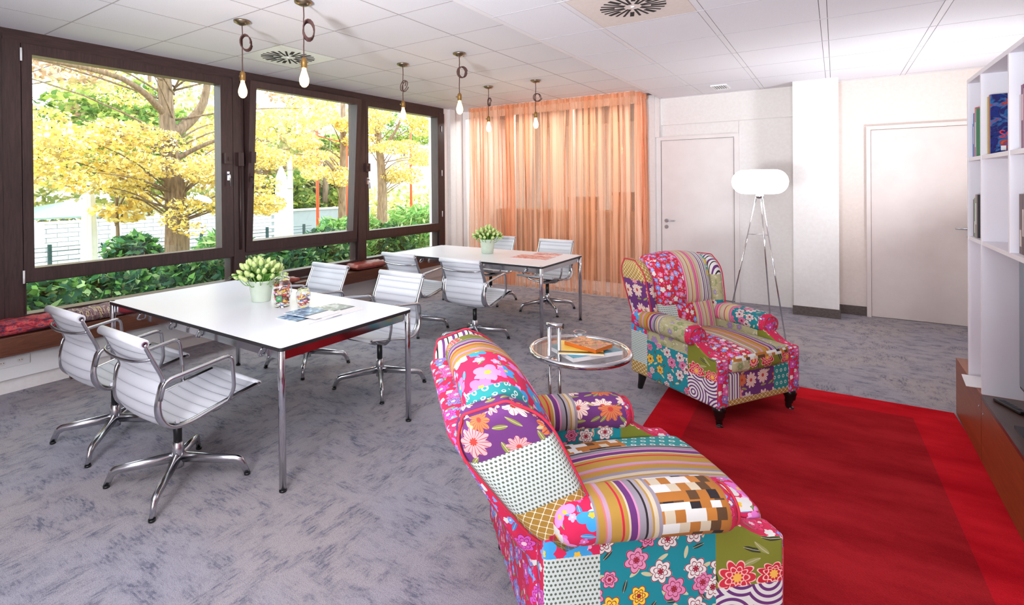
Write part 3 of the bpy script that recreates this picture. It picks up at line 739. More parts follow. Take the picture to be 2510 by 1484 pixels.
def leaves(t, c, vec, scale, col1, col2, seed=3.3, lx=0.34, ly=0.11):
    co = t.v('ADD', t.v('SCALE', vec, scale=scale), (seed, seed, 0))
    vo = t.n('TexVoronoi', {'Vector': co, 'Scale': 1.0, 'Randomness': 0.9}, voronoi_dimensions='2D', feature='F1')
    d = t.v('SUBTRACT', co, vo.outputs['Position']); cr, cg, cb = t.sep(vo.outputs['Color'])
    ro = t.n('VectorRotate', {'Vector': d, 'Angle': t.m('MULTIPLY', cr, 6.28)}, rotation_type='Z_AXIS').outputs[0]
    x, y, _ = t.sep(ro)
    q = t.m('ADD', t.m('POWER', t.m('DIVIDE', x, lx), 2.0), t.m('POWER', t.m('DIVIDE', t.m('ABSOLUTE', y), ly), 1.6))
    k = t.m('LESS_THAN', q, 1.0)
    fc = t.mix(t.m('GREATER_THAN', cg, 0.5), col1, col2); fc = t.mix(t.m('LESS_THAN', t.m('ABSOLUTE', y), 0.012), fc, CRM)
    return t.mix(k, c, fc)
def floral(name, bg, pal, scale, size, petals, outline=None, centre=None, leaf=None, seed=0.0, rays=False, second=None):
    t = NT(name); u = t.uv(); c = t.mix(0.0, bg, bg)
    if leaf: c = leaves(t, c, u, scale*1.5, leaf[0], leaf[1], seed+1.3)
    if second: c = blossoms(t, c, u, scale*1.9, second, size*0.8, 5, 0.9, None, WH, seed+5.1, False, 0.55)
    c = blossoms(t, c, u, scale, pal, size, petals, 0.7, outline, centre, seed, rays)
    FAB[name] = fin(t, c); return FAB[name]
floral('teal_floral', TEA, [WH, PNK, YEL, WH, S(190,120,60), S(216,130,170)], 11.5, 0.42, 6, S(150,30,60), S(150,30,50), (S(196,190,150), S(40,60,50)), 0.4)
floral('red_floral', RED, [S(150,160,220), WH, PNK, S(120,150,225), S(226,120,190)], 21, 0.40, 5, None, WH, (S(196,90,60), S(110,120,60)), 2.2, second=[PNK, S(228,90,160), BLU])
floral('pink_blue', S(214,32,84), [S(226,120,200), S(64,160,220), S(232,150,210), WH], 9.5, 0.46, 5, None, S(240,190,60), (S(50,150,215), S(90,130,60)), 4.1, second=[S(226,110,190), S(240,170,215)])
floral('purple_mums', PUR, [WH, S(228,160,160), S(240,214,200), S(210,120,70)], 9.0, 0.47, 9, S(150,40,70), S(190,60,50), (S(130,130,60), S(190,170,110)), 1.1, rays=True)
floral('khaki_floral', S(178,170,130), [S(168,130,190), S(150,160,110), S(200,190,150), S(176,150,200)], 13, 0.40, 6, S(120,120,80), None, (S(140,150,90), S(200,196,170)), 6.0)
floral('pink_peony', S(206,34,78), [S(206,90,190), S(226,60,110), S(130,150,226), S(232,110,180)], 12, 0.48, 7, S(160,20,60), S(240,200,210), (S(80,150,90), S(60,130,200)), 8.4, second=[S(120,160,230), WH])
floral('olive_peony', OLV, [S(196,26,46), S(206,40,60)], 6.0, 0.40, 9, S(240,190,180), S(240,180,80), (S(50,56,30), S(150,150,90)), 3.0)
floral('teal_patch', S(60,170,160), [S(216,120,60), WH, S(224,190,60), S(200,60,110)], 14, 0.42, 6, None, YEL, (S(230,225,200), S(30,110,110)), 9.0)
def stripes(name, axis, cols, period):
    t = NT(name); x, y, z = t.sep(t.obj()); s = {'x': x, 'y': y}[axis]
    s = t.m('ADD', s, t.m('MULTIPLY', t.noise(t.obj(), 9, 2), 0.006))
    f = t.m('FRACT', t.m('ADD', t.m('DIVIDE', s, period), 20.0)); tot = sum(w for w, _ in cols); st, a = [], 0
    for w, c in cols: st.append((a/tot, c)); a += w
    FAB[name] = fin(t, t.ramp(f, st, True)); return FAB[name]
MULTI = [(5, OCH), (1, RED), (2, OCH), (1, CRM), (3, PUR), (1, PNK), (3, S(150,140,150)), (1, BLK), (2, S(168,156,160)), (1, OCH), (2, CRM), (2, S(150,140,150)), (3, OCH), (1, S(206,120,110)), (2, S(190,150,170))]
PINKS = [(3, CRM), (1, S(190,60,80)), (2, S(210,190,150)), (1, S(226,190,90)), (2, CRM), (1, S(170,120,150)), (2, S(222,120,150)), (1, MAG), (2, S(226,160,180)), (1, OCH), (2, S(200,184,160))]
stripes('stripes_along', 'y', MULTI, 0.235); stripes('stripes_across', 'x', MULTI, 0.2)
stripes('pink_along', 'y', PINKS, 0.12); stripes('pink_across', 'x', PINKS, 0.13)
stripes('lines_along', 'y', [(3, WH), (2, PUR), (2, WH), (1, BLK)], 0.045); stripes('lines_across', 'x', [(3, WH), (2, PUR), (2, WH), (1, BLK)], 0.045)
def dots(name, bg, fg, sc, r0, r1):
    t = NT(name); x, y, _ = t.sep(t.v('SCALE', t.uv(), scale=sc))
    row = t.m('FLOOR', y); xx = t.m('SUBTRACT', t.m('FRACT', t.m('ADD', x, t.m('MULTIPLY', row, 0.5))), 0.5); yy = t.m('SUBTRACT', t.m('FRACT', y), 0.5)
    r = t.v('LENGTH', t.comb(xx, yy)); k = t.m('MULTIPLY', t.m('LESS_THAN', r, r1), t.m('GREATER_THAN', r, r0))
    FAB[name] = fin(t, t.mix(k, bg, fg))
dots('mint_dots', MINT, S(96, 104, 90), 74, 0.0, 0.29); dots('teal_rings', S(40, 140, 140), S(206, 220, 214), 24, 0.14, 0.27)
def lattice():
    t = NT('ochre_lattice'); x, y, _ = t.sep(t.v('SCALE', t.uv(), scale=26))
    a = t.m('ABSOLUTE', t.m('SUBTRACT', t.m('FRACT', t.m('ADD', x, t.m('MULTIPLY', y, 1.3))), 0.5)); b = t.m('ABSOLUTE', t.m('SUBTRACT', t.m('FRACT', t.m('SUBTRACT', x, t.m('MULTIPLY', y, 1.3))), 0.5))
    k = t.m('MAXIMUM', t.m('GREATER_THAN', a, 0.455), t.m('GREATER_THAN', b, 0.455)); st = t.m('GREATER_THAN', t.m('ADD', a, b), 0.82)
    FAB['ochre_lattice'] = fin(t, t.mix(t.m('MAXIMUM', k, st), S(168, 128, 52), S(236, 226, 200)))
lattice()
def blocks():
    t = NT('block_checks'); v = t.v('MULTIPLY', t.uv(), (30, 26, 1)); x, y, _ = t.sep(v)
    x = t.m('ADD', x, t.m('MULTIPLY', t.m('FLOOR', y), 0.37))
    wn = t.n('TexWhiteNoise', {'Vector': t.comb(t.m('FLOOR', x), t.m('FLOOR', y))}, noise_dimensions='2D').outputs[0]
    FAB['block_checks'] = fin(t, t.ramp(wn, [(0, S(176,110,44)), (0.36, BRN), (0.5, WH), (0.68, BLK), (0.78, S(190,120,50)), (0.9, CRM)], True))
blocks()
def swirls():
    t = NT('purple_swirl'); co = t.v('ADD', t.v('SCALE', t.uv(), scale=5.2), (0.3, 0.4, 0))
    vo = t.n('TexVoronoi', {'Vector': co, 'Scale': 1.0, 'Randomness': 0.6}, voronoi_dimensions='2D', feature='F1')
    k = t.m('GREATER_THAN', t.m('FRACT', t.m('MULTIPLY', vo.outputs['Distance'], 9.0)), 0.55)
    c = t.mix(k, WH, PUR); c = blossoms(t, c, t.uv(), 7.0, [RED, S(206, 40, 60)], 0.42, 8, 0.8, WH, None, 2.0, False, 0.6)
    FAB['purple_swirl'] = fin(t, c)
swirls()
FN = list(FAB); FM = [FAB[n] for n in FN]; FI = {n: i for i, n in enumerate(FN)}
M['piping'] = simple('red_piping_cord', S(196, 40, 66), 0.8)
M['dark_leg'] = simple('black_lacquered_wood', S(20, 14, 14), 0.25)

# ------------------------------------------------------------------ armchairs
def make_armchair(label, loc, rz, P, recl=0.0):
    t = thing('wing_armchair', label, 'armchair', loc, rz, 'patchwork wing armchairs')
    F = lambda n: FI[n]
    lean = 0.24
    cr_, sr_ = math.cos(recl), math.sin(recl); piv = (-0.26, 0.40)
    def rec(p, c):
        x, z = p[0]+c[0]-piv[0], p[2]+c[2]-piv[1]
        return (piv[0]+x*cr_-z*sr_-c[0], p[1], piv[1]+x*sr_+z*cr_-c[2])
    def part(name, c, h, r, fn, seg=(6, 6, 6), deform=None, parent=t): return MB().rbox(c, h, r, seg, deform, fn).build(name, FM, parent, merge=True)
    # side panels
    for sg, nm in ((-1, 'R'), (1, 'L')):
        def sidefn(side, x, y, z, sg=sg):
            if side[0] == 'x': return F('pink_peony')
            if side == 'z+': return F('pink_peony') if x > 0.2 else F('pink_blue')
            if x > 0.97: return F('pink_peony')
            if x > 0.42: return F('purple_swirl') if z < -0.25 else F('olive_peony')
            if x < -0.55: return F('ochre_lattice') if z < -0.45 else (F('mint_dots') if z < 0.6 else F('pink_blue'))
            return F('teal_floral') if z < P.get('khaki', 0.95) else F('khaki_floral')
        def sided(w):
            k = min(1, max(0, (w.x-0.13)/0.22)); k = k*k*(3-2*k); top = 0.21-0.105*k
            z = w.z if w.z < 0 else w.z*top/0.21
            return (w.x, w.y + sg*0.012*(w.z < -0.1)*0, z)
        part('side_panel', (0.0, sg*0.335, 0.34), (0.40, 0.052, 0.21), 0.024, sidefn, (24, 1, 10), sided)
        def armfn(side, x, y, z, sg=sg):
            if side == 'x+' or x > 0.84: return F('pink_peony')
            return F(P['arm'][0 if x < -0.62 else (1 if x < 0.1 else (2 if x < 0.84 else 3))] if sg < 0 else P['arm_l'][0 if x < -0.7 else (1 if x < 0.05 else 2)])
        def armd(w): return (w.x, w.y, w.z - 0.012*max(0, w.x/0.29)**3)
        a_ = part('armrest', (-0.07, sg*0.352, 0.555), (0.295, 0.086, 0.068), 0.062, armfn, (18, 2, 1), armd)
        ring = []
        for k in range(28):
            b = 2*PI*k/28; ring.append((0.212, sg*0.352+0.07*math.cos(b), 0.545+0.056*math.sin(b)))
        MB().tube(ring, 0.0045, 6, closed=True).tube([(0.388, sg*0.379, 0.14), (0.391, sg*0.379, 0.405)], 0.0045, 6).tube([(0.388, sg*0.291, 0.14), (0.391, sg*0.291, 0.405)], 0.0045, 6).build('piping', M['piping'], a_)
        # wing
        def wd(w):
            f = (w.z+0.26)/0.52
            k = 0.62+0.5*min(1, max(0, f))**0.7
            z = w.z
            zt = min(1, max(0, (w.z-0.10)/0.15)); k *= 1-0.42*zt**2.6            # rounded top
            zb_ = min(1, max(0, (-0.12-w.z)/0.13)); k *= 1-0.5*zb_**2
            return (w.x*k + 0.02*(1-f) - lean*(w.z), w.y + sg*0.03*max(0, f-0.2)*(0.6+w.x/0.13*0.4), z)
        def wfn(side, x, y, z):
            L = P['wing_in'] if (side == 'y+' and sg < 0) or (side == 'y-' and sg > 0) else (P['wing'] if sg < 0 else P['wing_l'])
            return F(L[0] if z > 0.42 else (L[1] if z > -0.25 else L[2]))
        WC = (-0.335, sg*0.335, 0.71)
        w_ = part('wing', WC, (0.135, 0.052, 0.275), 0.05, wfn, (6, 1, 14), lambda w: rec(wd(w), WC))
        out = []
        for (x, z) in rrect(-0.133, 0.133, -0.273, 0.273, 0.045, 5, True):
            q = rec(wd(Vector((x, sg*0.036, z))), WC); out.append((q[0]+WC[0], q[1]+WC[1], q[2]+WC[2]))
        MB().tube(out, 0.0045, 6, closed=True).build('piping', M['piping'], w_)
    # front rail
    def frontfn(side, x, y, z):
        if z < -0.45: return F('ochre_lattice')
        return F('lines_along') if y < -0.6 else (F('purple_mums') if y < 0.52 else F('teal_rings'))
    part('front_rail', (0.352, 0, 0.235), (0.036, 0.292, 0.105), 0.015, frontfn, (1, 12, 6))
    # seat cushion
    def seatfn(side, x, y, z):
        if side == 'x+': return F('block_checks') if z > 0.1 else (F('khaki_floral') if y < -0.55 else F('olive_peony'))
        return F(P['seat'][0] if y < -0.42 else (P['seat'][1] if y < 0.55 else (P['seat'][2] if x < 0.1 else P['seat'][3])))
    def seatd(w): return (w.x + (0.02*(1-(w.y/0.285)**2) if w.x > 0.3 else 0), w.y, w.z + (0.05*(1-(w.x/0.36)**2)*(1-(w.y/0.3)**2) if w.z > 0 else 0) - 0.02*w.x/0.36*(-0.4))
    part('seat_cushion', (0.065, 0, 0.395), (0.345, 0.28, 0.06), 0.04, seatfn, (12, 14, 1), seatd)
    # back cushions and outer back
    zb = 0.45
    def lowd(w): return (w.x - lean*(w.z+0.58-zb) + (0.035*(1-(w.y/0.28)**2)*(1-(w.z/0.15)**2) if w.x > 0 else 0), w.y, w.z)
    def lowfn(side, x, y, z): return F(P['low'][0] if y < -0.5 else (P['low'][1] if y < 0.15 else P['low'][2]))
    part('lumbar_cushion', (-0.235, 0, 0.565), (0.075, 0.288, 0.15), 0.055, lowfn, (2, 14, 8), lambda w: rec(lowd(w), (-0.235, 0, 0.565)))
    def upd(w): return (w.x - lean*(w.z+0.82-zb) + (0.05*(1-(w.y/0.3)**2)*(1-(w.z/0.2)**2) if w.x > 0 else 0), w.y*(1+0.04*w.z/0.18), w.z + 0.035*(1-(w.y/0.31)**2)*max(0, w.z/0.18))
    def upfn(side, x, y, z): 
        b = P['back']; i = 0 if y < -0.88 else (1 if y < -0.12 else (2 if y < 0.45 else (3 if (y < 0.72 or z < 0.2) else 4)))
        return F(b[i])
    part('backrest', (-0.245, 0, 0.80), (0.095, 0.305, 0.19), 0.08, upfn, (2, 20, 8), lambda w: rec(upd(w), (-0.245, 0, 0.80)))
    def outd(w): return (w.x - lean*max(0, w.z+0.53-zb), w.y, w.z)
    def outr(w):
        a = Vector(outd(w)); b = Vector(rec(a, (-0.37, 0, 0.53))); k = min(1, max(0, (w.z+0.2)/0.2)); k = k*k*(3-2*k); return a.lerp(b, k)
    part('outer_back', (-0.37, 0, 0.53), (0.05, 0.335, 0.40), 0.03, lambda *a: F('pink_peony'), (1, 8, 24), outr)
    # legs
    for sg in (-1, 1):
        x, y = 0.35, sg*0.325
        MB().tube(bez([(x-0.01, y, 0.14), (x+0.012, y+sg*0.012, 0.105), (x+0.006, y+sg*0.006, 0.06), (x+0.004, y+sg*0.004, 0.025), (x+0.014, y+sg*0.012, 0.0)], 5), [0.04]*3+[0.042]*3+[0.034]*3+[0.026]*3+[0.02]*4+[0.018]*2+[0.023, 0.026, 0.024], 14).build('leg', M['dark_leg'], t)
        x = -0.33
        MB().tube(bez([(x, y, 0.14), (x-0.012, y, 0.08), (x-0.035, y, 0.0)], 5), [0.034, 0.034, 0.033, 0.032, 0.03, 0.028, 0.026, 0.024, 0.022, 0.02, 0.018], 12).build('leg', M['dark_leg'], t)
    return t
PB = dict(arm=['pink_blue', 'stripes_across', 'khaki_floral', 'pink_peony'], arm_l=['pink_blue', 'pink_across', 'teal_floral'], wing=['ochre_lattice', 'purple_mums', 'purple_mums'], wing_l=['lines_across', 'khaki_floral', 'teal_floral'], wing_in=['lines_across', 'khaki_floral', 'teal_floral'],
          seat=['red_floral', 'stripes_along', 'khaki_floral', 'khaki_floral'], low=['mint_dots', 'red_floral', 'pink_along'], back=['red_floral', 'red_floral', 'pink_along', 'lines_along', 'teal_patch'], khaki=0.35)
PA = dict(arm=['pink_blue', 'stripes_across', 'block_checks', 'pink_peony'], arm_l=['pink_blue', 'stripes_across', 'purple_mums'], wing=['purple_mums', 'mint_dots', 'ochre_lattice'], wing_l=['lines_across', 'lines_across', 'teal_floral'], wing_in=['lines_across', 'lines_across', 'teal_floral'],
          seat=['pink_blue', 'stripes_along', 'block_checks', 'teal_rings'], low=['teal_floral', 'red_floral', 'stripes_along'], back=['teal_rings', 'pink_blue', 'stripes_along', 'olive_peony', 'teal_patch'], khaki=0.95)
make_armchair('patchwork wing armchair facing the camera side, in front of the floor lamp', (-0.745, 4.175, 0), math.atan2(-0.521, 0.854), PB)
make_armchair('patchwork wing armchair in the foreground, seen from behind and its side', (-0.688, 1.966, 0), 0.755, PA, 0.30)

# ------------------------------------------------------------------ rug
def pile(name, c1, c2):
    t = NT(name); p = t.obj(); f = t.noise(t.v('MULTIPLY', p, (1.0, 2.6, 1)), 1.6, 4, 0.6); g_ = t.noise(p, 170, 2)
    t.bsdf(t.ramp(t.m('ADD', t.m('MULTIPLY', f, 0.8), t.m('MULTIPLY', g_, 0.2)), [(0.36, c1), (0.62, c2)]), 0.95, Normal=t.bump(g_, 0.7, 0.006), Specular_IOR_Level=0.0); return t.mat
M['rug'] = pile('dark_red_pile', S(138, 24, 30), S(172, 38, 44)); M['rug_b'] = pile('crimson_border_pile', S(170, 20, 30), S(204, 34, 44))
rug = thing('rug', 'large red pile rug with a slightly brighter border', 'rug', (-1.06, 4.72, 0), 0.035)
w_, l_, b_ = 1.70, 2.95, 0.24
MB().box((b_, -l_+b_, 0.0), (w_-b_, -b_, 0.010)).build('field', M['rug'], rug)
for a, b in (((0, -l_, 0), (b_, 0, 0.011)), ((w_-b_, -l_, 0), (w_, 0, 0.011)), ((b_, -b_, 0), (w_-b_, 0, 0.011)), ((b_, -l_, 0), (w_-b_, -l_+b_, 0.011))): MB().box(a, b).build('border', M['rug_b'], rug)

# ------------------------------------------------------------------ media bench, bookshelf, television
mb_ = thing('media_bench', 'long low reddish brown wooden bench along the shelf wall', 'sideboard', (0.65, 4.785, 0))
ZB = 0.381
for a, b in ((-0.745, 0.0), (-3.0, -0.75), (-5.6, -3.005)):
    MB().box((0, a, 0.012), (0.018, b-0.002, ZB-0.022)).build('front_panel', M['tvwood'], mb_)
MB().box((0.018, -0.018, 0.012), (0.6, 0, ZB-0.022)).build('end_panel', M['tvwood'], mb_)
MB().box((0, -0.75, ZB-0.021), (0.62, 0, ZB)).build('top_board', M['tvwood'], mb_); MB().box((0, -5.6, ZB-0.021), (0.62, -0.752, ZB)).build('top_board', M['tvtop'], mb_)
for (y, z) in ((-0.70, 0.30), (-0.80, 0.29)): MB().tube([(0.0, y, z), (-0.003, y, z)], 0.006, 10).build('screw', M['alu'], mb_)
sh_ = thing('bookshelf', 'white open bookshelf standing on the media bench', 'bookshelf', (0.655, 4.42, ZB))
TS = 2.172-ZB
for y, z0, z1 in ((0, 0, TS-0.024), (-0.355, 0, TS-0.024), (-0.935, 1.225-ZB, TS-0.024), (-1.5, 1.225-ZB, TS-0.024), (-2.1, 0, TS-0.024)):
    MB().box((0, y-0.022, z0), (0.33, y, z1)).build('upright', M['shelf'], sh_)
MB().box((0, -2.122, TS-0.024), (0.34, 0, TS)).build('top_board', M['shelf'], sh_)
for zz_ in (1.678, 1.205): MB().box((0.002, -2.1, zz_-ZB), (0.33, -0.022, zz_-ZB+0.022)).build('shelf_board', M['shelf'], sh_)
MB().box((0.1, -0.333, 0.83-ZB), (0.33, -0.022, 0.85-ZB)).build('shelf_board', M['shelf'], sh_)
MB().box((0.33, -2.122, 0), (0.34, 0, TS-0.024)).build('back_panel', M['shelf'], sh_)
M['screen'] = simple('dark_blue_screen', S(52, 76, 92), 0.08)
tv = thing('television', 'black television on the media bench at the edge of the photo', 'television', (0.75, 3.80, ZB))
MB().rbox((0.03, -0.56, 0.46), (0.028, 0.56, 0.33), 0.01, (1, 1, 1), nr=2).build('casing', M['black'], tv)
MB().box((-0.0005, -1.1, 0.15), (0.002, -0.015, 0.775)).build('screen', M['screen'], tv)
MB().box((0.0, -0.75, 0.012), (0.06, -0.37, 0.14)).build('neck', M['black'], tv)
MB().box((-0.06, -0.9, 0), (0.14, -0.22, 0.012)).build('stand', M['black'], tv)
rm = thing('remote_control', 'slim black remote lying on the dark bench top', 'remote', (0.735, 3.88, ZB), -1.2)
MB().rbox((0, 0, 0.009), (0.095, 0.02, 0.008), 0.006, (2, 1, 1), nr=2).build('body', M['black'], rm)
M['button'] = simple('grey_rubber_buttons', S(70, 70, 74), 0.7)
for k in range(5): MB().box((-0.06+k*0.025, -0.012, 0.0165), (-0.045+k*0.025, 0.012, 0.0185)).build('button', M['button'], rm)
M['paper'] = simple('white_paper', S(240, 238, 238), 0.7)
pp = MB().prism([(0.62, 4.385), (0.606, 4.15), (0.80, 4.16), (0.81, 4.385)], (ZB+0.001, ZB+0.004)).build('paper_sheet', M['paper'])
tag(pp, 'white paper sheet jutting over the bench edge below the bookshelf', 'paper')

PG = simple('book_pages', S(228, 220, 204), 0.9)
_bm = {}
def bmat(c): 
    if c not in _bm: _bm[c] = simple('book_cover_%d_%d_%d' % c, S(*c), 0.45)
    return _bm[c]
def book(label, loc, th, h, d, col, rz=0, tilt=0, group=None, lab=None):
    """upright book: spine at local x=0 facing -x, thickness along y, depth along +x"""
    t = thing('book', label, 'book', loc, rz, group); t.rotation_euler = (tilt, 0, rz)
    c = MB(); e = 0.0025
    c.box((0, -th, 0), (e, 0, h)); c.box((e, -th, 0), (d, -th+e, h)); c.box((e, -e, 0), (d, 0, h)); c.build('cover', bmat(col), t)
    MB().box((e, -th+e, 0.004), (d-0.004, -e, h-0.004)).build('pages', PG, t)
    if lab: MB().box((-0.0006, -th*0.78, h*lab[1]), (0, -th*0.22, h*lab[2])).build('spine_label', bmat(lab[0]), t)
    return t
def row(y, z, items, grp, x=0.672):
    for (th, h, col, name, lab) in items:
        book(name, (x, y, z), th, h, 0.2, col, group=grp, lab=lab); y -= th+0.001
    return y
row(4.375, 1.7, [(0.018, 0.20, (90, 110, 190), 'lavender blue thin book in the top shelf corner by the door', None), (0.022, 0.26, (30, 96, 170), 'bright blue book on the top shelf, between blue and pink neighbours', ((220, 220, 230), 0.3, 0.7)), (0.02, 0.255, (60, 130, 190), 'sky blue book on the top shelf, left of the pink spine', None), (0.03, 0.29, (206, 90, 96), 'coral pink book on the narrow top shelf compartment', ((240, 220, 210), 0.2, 0.7)), (0.02, 0.28, (70, 130, 90), 'thin green book at the end of the narrow top compartment', None)], 'books in the narrow top compartment')
row(4.37, 1.228, [(0.03, 0.22, (120, 100, 110), 'mauve grey book on the middle shelf by the door', None), (0.03, 0.23, (96, 150, 110), 'green book in the narrow middle compartment', ((220, 230, 220), 0.1, 0.4)), (0.035, 0.25, (170, 130, 120), 'dusty pink book in the narrow middle compartment', ((240, 236, 230), 0.3, 0.8)), (0.03, 0.25, (46, 40, 44), 'black book at the end of the narrow middle compartment', None)], 'books in the narrow middle compartment')
row(3.45, 1.7, [(0.03, 0.25, (226, 222, 224), 'white book beside the shelf upright, top right compartment', None), (0.04, 0.29, (130, 60, 110), 'plum book with light lettering blocks in the top right compartment', ((232, 190, 205), 0.45, 0.85)), (0.02, 0.27, (200, 190, 170), 'thin cream book in the top right compartment', None), (0.05, 0.3, (24, 70, 90), 'thick dark teal book in the top right compartment', None)], 'books in the top right compartment', 0.685)
row(3.455, 1.228, [(0.045, 0.27, (110, 78, 72), 'brown book with pale numerals beside the upright of the middle shelf', ((220, 205, 195), 0.12, 0.4)), (0.03, 0.27, (70, 40, 42), 'maroon narrow book on the middle shelf at the photo edge', ((226, 215, 210), 0.3, 0.75)), (0.03, 0.28, (170, 60, 66), 'red book on the middle shelf at the photo edge', None), (0.04, 0.2, (220, 210, 180), 'short cream book on the middle shelf at the photo edge', None)], 'books in the right middle compartment', 0.685)
book('thin orange book standing alone in the middle shelf compartment', (0.675, 3.575, 1.228), 0.012, 0.31, 0.2, (214, 140, 80), tilt=0.02)
book('thin pale blue book leaning on the upright beside the orange one', (0.675, 3.545, 1.228), 0.014, 0.31, 0.2, (196, 206, 214), tilt=0.03)
book('thin yellow book behind the face-out art book', (0.676, 4.02, 1.7), 0.014, 0.315, 0.24, (206, 184, 90))
def art_cover():
    t = NT('blue_red_art_cover'); f = t.noise(t.obj(), 13, 3, 0.6, 0.8)
    return t.bsdf(t.ramp(f, [(0.3, S(14, 14, 30)), (0.44, S(24, 50, 130)), (0.5, S(40, 30, 90)), (0.56, S(40, 110, 170)), (0.62, S(160, 50, 60)), (0.7, S(226, 120, 70))]), 0.2).mat
ab = thing('book', 'large dark blue art book facing out, red SC lettering', 'book', (0.676, 3.98, 1.7), 0)
MB().box((0, -0.03, 0), (0.245, -0.0275, 0.32)).build('front_cover', art_cover(), ab)
MB().box((0, -0.0275, 0), (0.0025, 0, 0.32)).box((0.0025, -0.0025, 0), (0.245, 0, 0.32)).build('cover', bmat((150, 30, 70)), ab)
MB().box((0.0025, -0.0275, 0.003), (0.242, -0.0025, 0.317)).build('pages', PG, ab)
M['red_ink'] = simple('red_lettering', S(226, 40, 50), 0.4)
text('cover_title', 'SC', 0.058, M['red_ink'], ab, (0.032, -0.0306, 0.088), (PI/2, 0, 0))
MB().box((0.04, -0.0308, 0.02), (0.06, -0.03, 0.045)).build('cover_badge', M['paper'], ab)

# ------------------------------------------------------------------ tulips in pots
def leafmat(name, c1, c2): return speckle(name, c1, c2, 60, 0.5)
M['pot'] = speckle('pale_green_ceramic', S(196, 208, 188), S(212, 222, 204), 12, 0.45)
M['bud'] = speckle('pale_green_tulip_petal', S(168, 196, 96), S(222, 232, 172), 45, 0.5)
M['tleaf'] = leafmat('fresh_tulip_leaf', S(70, 130, 40), S(120, 176, 62))
M['stem'] = simple('tulip_stem', S(120, 164, 80), 0.5)
M['soil'] = simple('dark_soil', S(40, 30, 24), 0.9)
def bud_mesh():
    mb = MB(); mb.lathe([(0.004, 0), (0.0135, 0.008), (0.0165, 0.02), (0.0145, 0.034), (0.008, 0.046), (0.002, 0.052)], 9, wob=lambda a, z: 1+0.14*math.cos(3*a+z*30))
    o = mb.build('tulip_bud', M['bud']); d = o.data; bpy.data.objects.remove(o); return d
def tleaf_mesh():
    mb = MB()
    def fn(u, v):
        w = 0.017*math.sin(PI*min(1, v*0.9+0.1))**0.8; x = u*w; return (x, 0.07*v*v, 0.13*v-0.05*v**3 + 0.25*abs(x))
    mb.grid(fn, [-1, -0.5, 0, 0.5, 1], [k/8 for k in range(9)])
    o = mb.build('leaf', M['tleaf']); d = o.data; bpy.data.objects.remove(o); return d
BUD, TLEAF = bud_mesh(), tleaf_mesh()
def tulips(label, loc, seed, r_pot=0.078, h=0.145):
    r = random.Random(seed); t = thing('potted_tulips', label, 'plant', loc, 0, 'potted tulips on the tables')
    k = h/0.145
    MB().lathe([(r_pot*0.74, 0), (r_pot*0.78, 0.003), (r_pot, h-0.012), (r_pot*1.04, h-0.01), (r_pot*1.04, h), (r_pot*0.97, h), (r_pot*0.93, h-0.03), (0.0005, h-0.03)], 40, wob=lambda a, z: 1+0.008*math.cos(28*a)).build('pot', M['pot'], t)
    MB().lathe([(0.0005, h-0.022), (r_pot*0.95, h-0.026)], 20).build('soil', M['soil'], t)
    st_ = MB(); n = 46
    for i in range(n):
        q = math.sqrt((i+0.5)/n); a = i*2.39996; R = 0.155*q; zt = h+0.115-0.11*q*q+r.uniform(-0.014, 0.014)
        tip = Vector((R*math.cos(a), R*math.sin(a), zt)); out = Vector((math.cos(a)*q*1.4+r.uniform(-.3, .3), math.sin(a)*q*1.4+r.uniform(-.3, .3), 1.0)).normalized()
        b = link('tulip_bud', BUD, t, tip); b.rotation_euler = out.to_track_quat('Z', 'Y').to_euler(); s_ = r.uniform(0.85, 1.2); b.scale = (s_, s_, s_)
        st_.tube(bez([(0.045*q*math.cos(a), 0.045*q*math.sin(a), h-0.03), (R*0.7*math.cos(a), R*0.7*math.sin(a), zt-0.05), tuple(tip)], 3), 0.003, 5)
    st_.build('stems', M['stem'], t)['kind'] = 'stuff'
    for i in range(52):
        a = i*2.1+r.uniform(-0.3, 0.3); q = r.uniform(0.2, 1.2)
        l = link('leaf', TLEAF, t, (0.05*q*math.cos(a), 0.05*q*math.sin(a), h-0.02)); s_ = r.uniform(0.9, 1.35); l.scale = (s_, s_*(0.6+0.9*q), s_)
        l.rotation_euler = (-0.25*q+r.uniform(-.2, .1), r.uniform(-0.2, 0.2), a-PI/2)
    a = -2.2
    return t
tp = tulips('pale green tulips in a ribbed pot on the tulip table, beside the candy jars', (-3.365, 2.28, 0.745), 3, 0.083, 0.15)
tulips('pale green flowers in a smaller-looking pot on the farther table', (-3.385, 5.34, 0.745), 5, 0.088, 0.17)

M['crystal'] = glass('cut_crystal', (0.88, 0.91, 0.93), 4.0, 0.03)
# ------------------------------------------------------------------ candy jars
def jar(label, loc, R, H, seed):
    t = thing('candy_jar', label, 'jar', loc, 0, 'glass candy jars')
    prof = [(0.0005, 0.004), (R*0.72, 0.0), (R*0.8, 0.006), (R*0.97, H*0.35), (R, H*0.5), (R*0.93, H*0.66), (R*0.74, H*0.74), (R*0.72, H*0.78)]
    MB().lathe(prof, 32, wob=lambda a, z: 1+0.012*math.cos(16*a)).build('jar_body', M['clear'], t)
    lid = MB().lathe([(R*0.8, H*0.775), (R*0.82, H*0.79), (R*0.7, H*0.85), (R*0.3, H*0.89), (R*0.12, H*0.9), (R*0.2, H*0.94), (R*0.17, H*0.985), (0.0005, H)], 28).build('lid', M['crystal'], t)
    return t
CAN = [((206, 60, 40), 'red'), ((230, 120, 40), 'orange'), ((240, 190, 60), 'yellow'), ((240, 236, 232), 'white'), ((110, 130, 210), 'blue'), ((110, 50, 36), 'brown'), ((226, 130, 170), 'pink')]
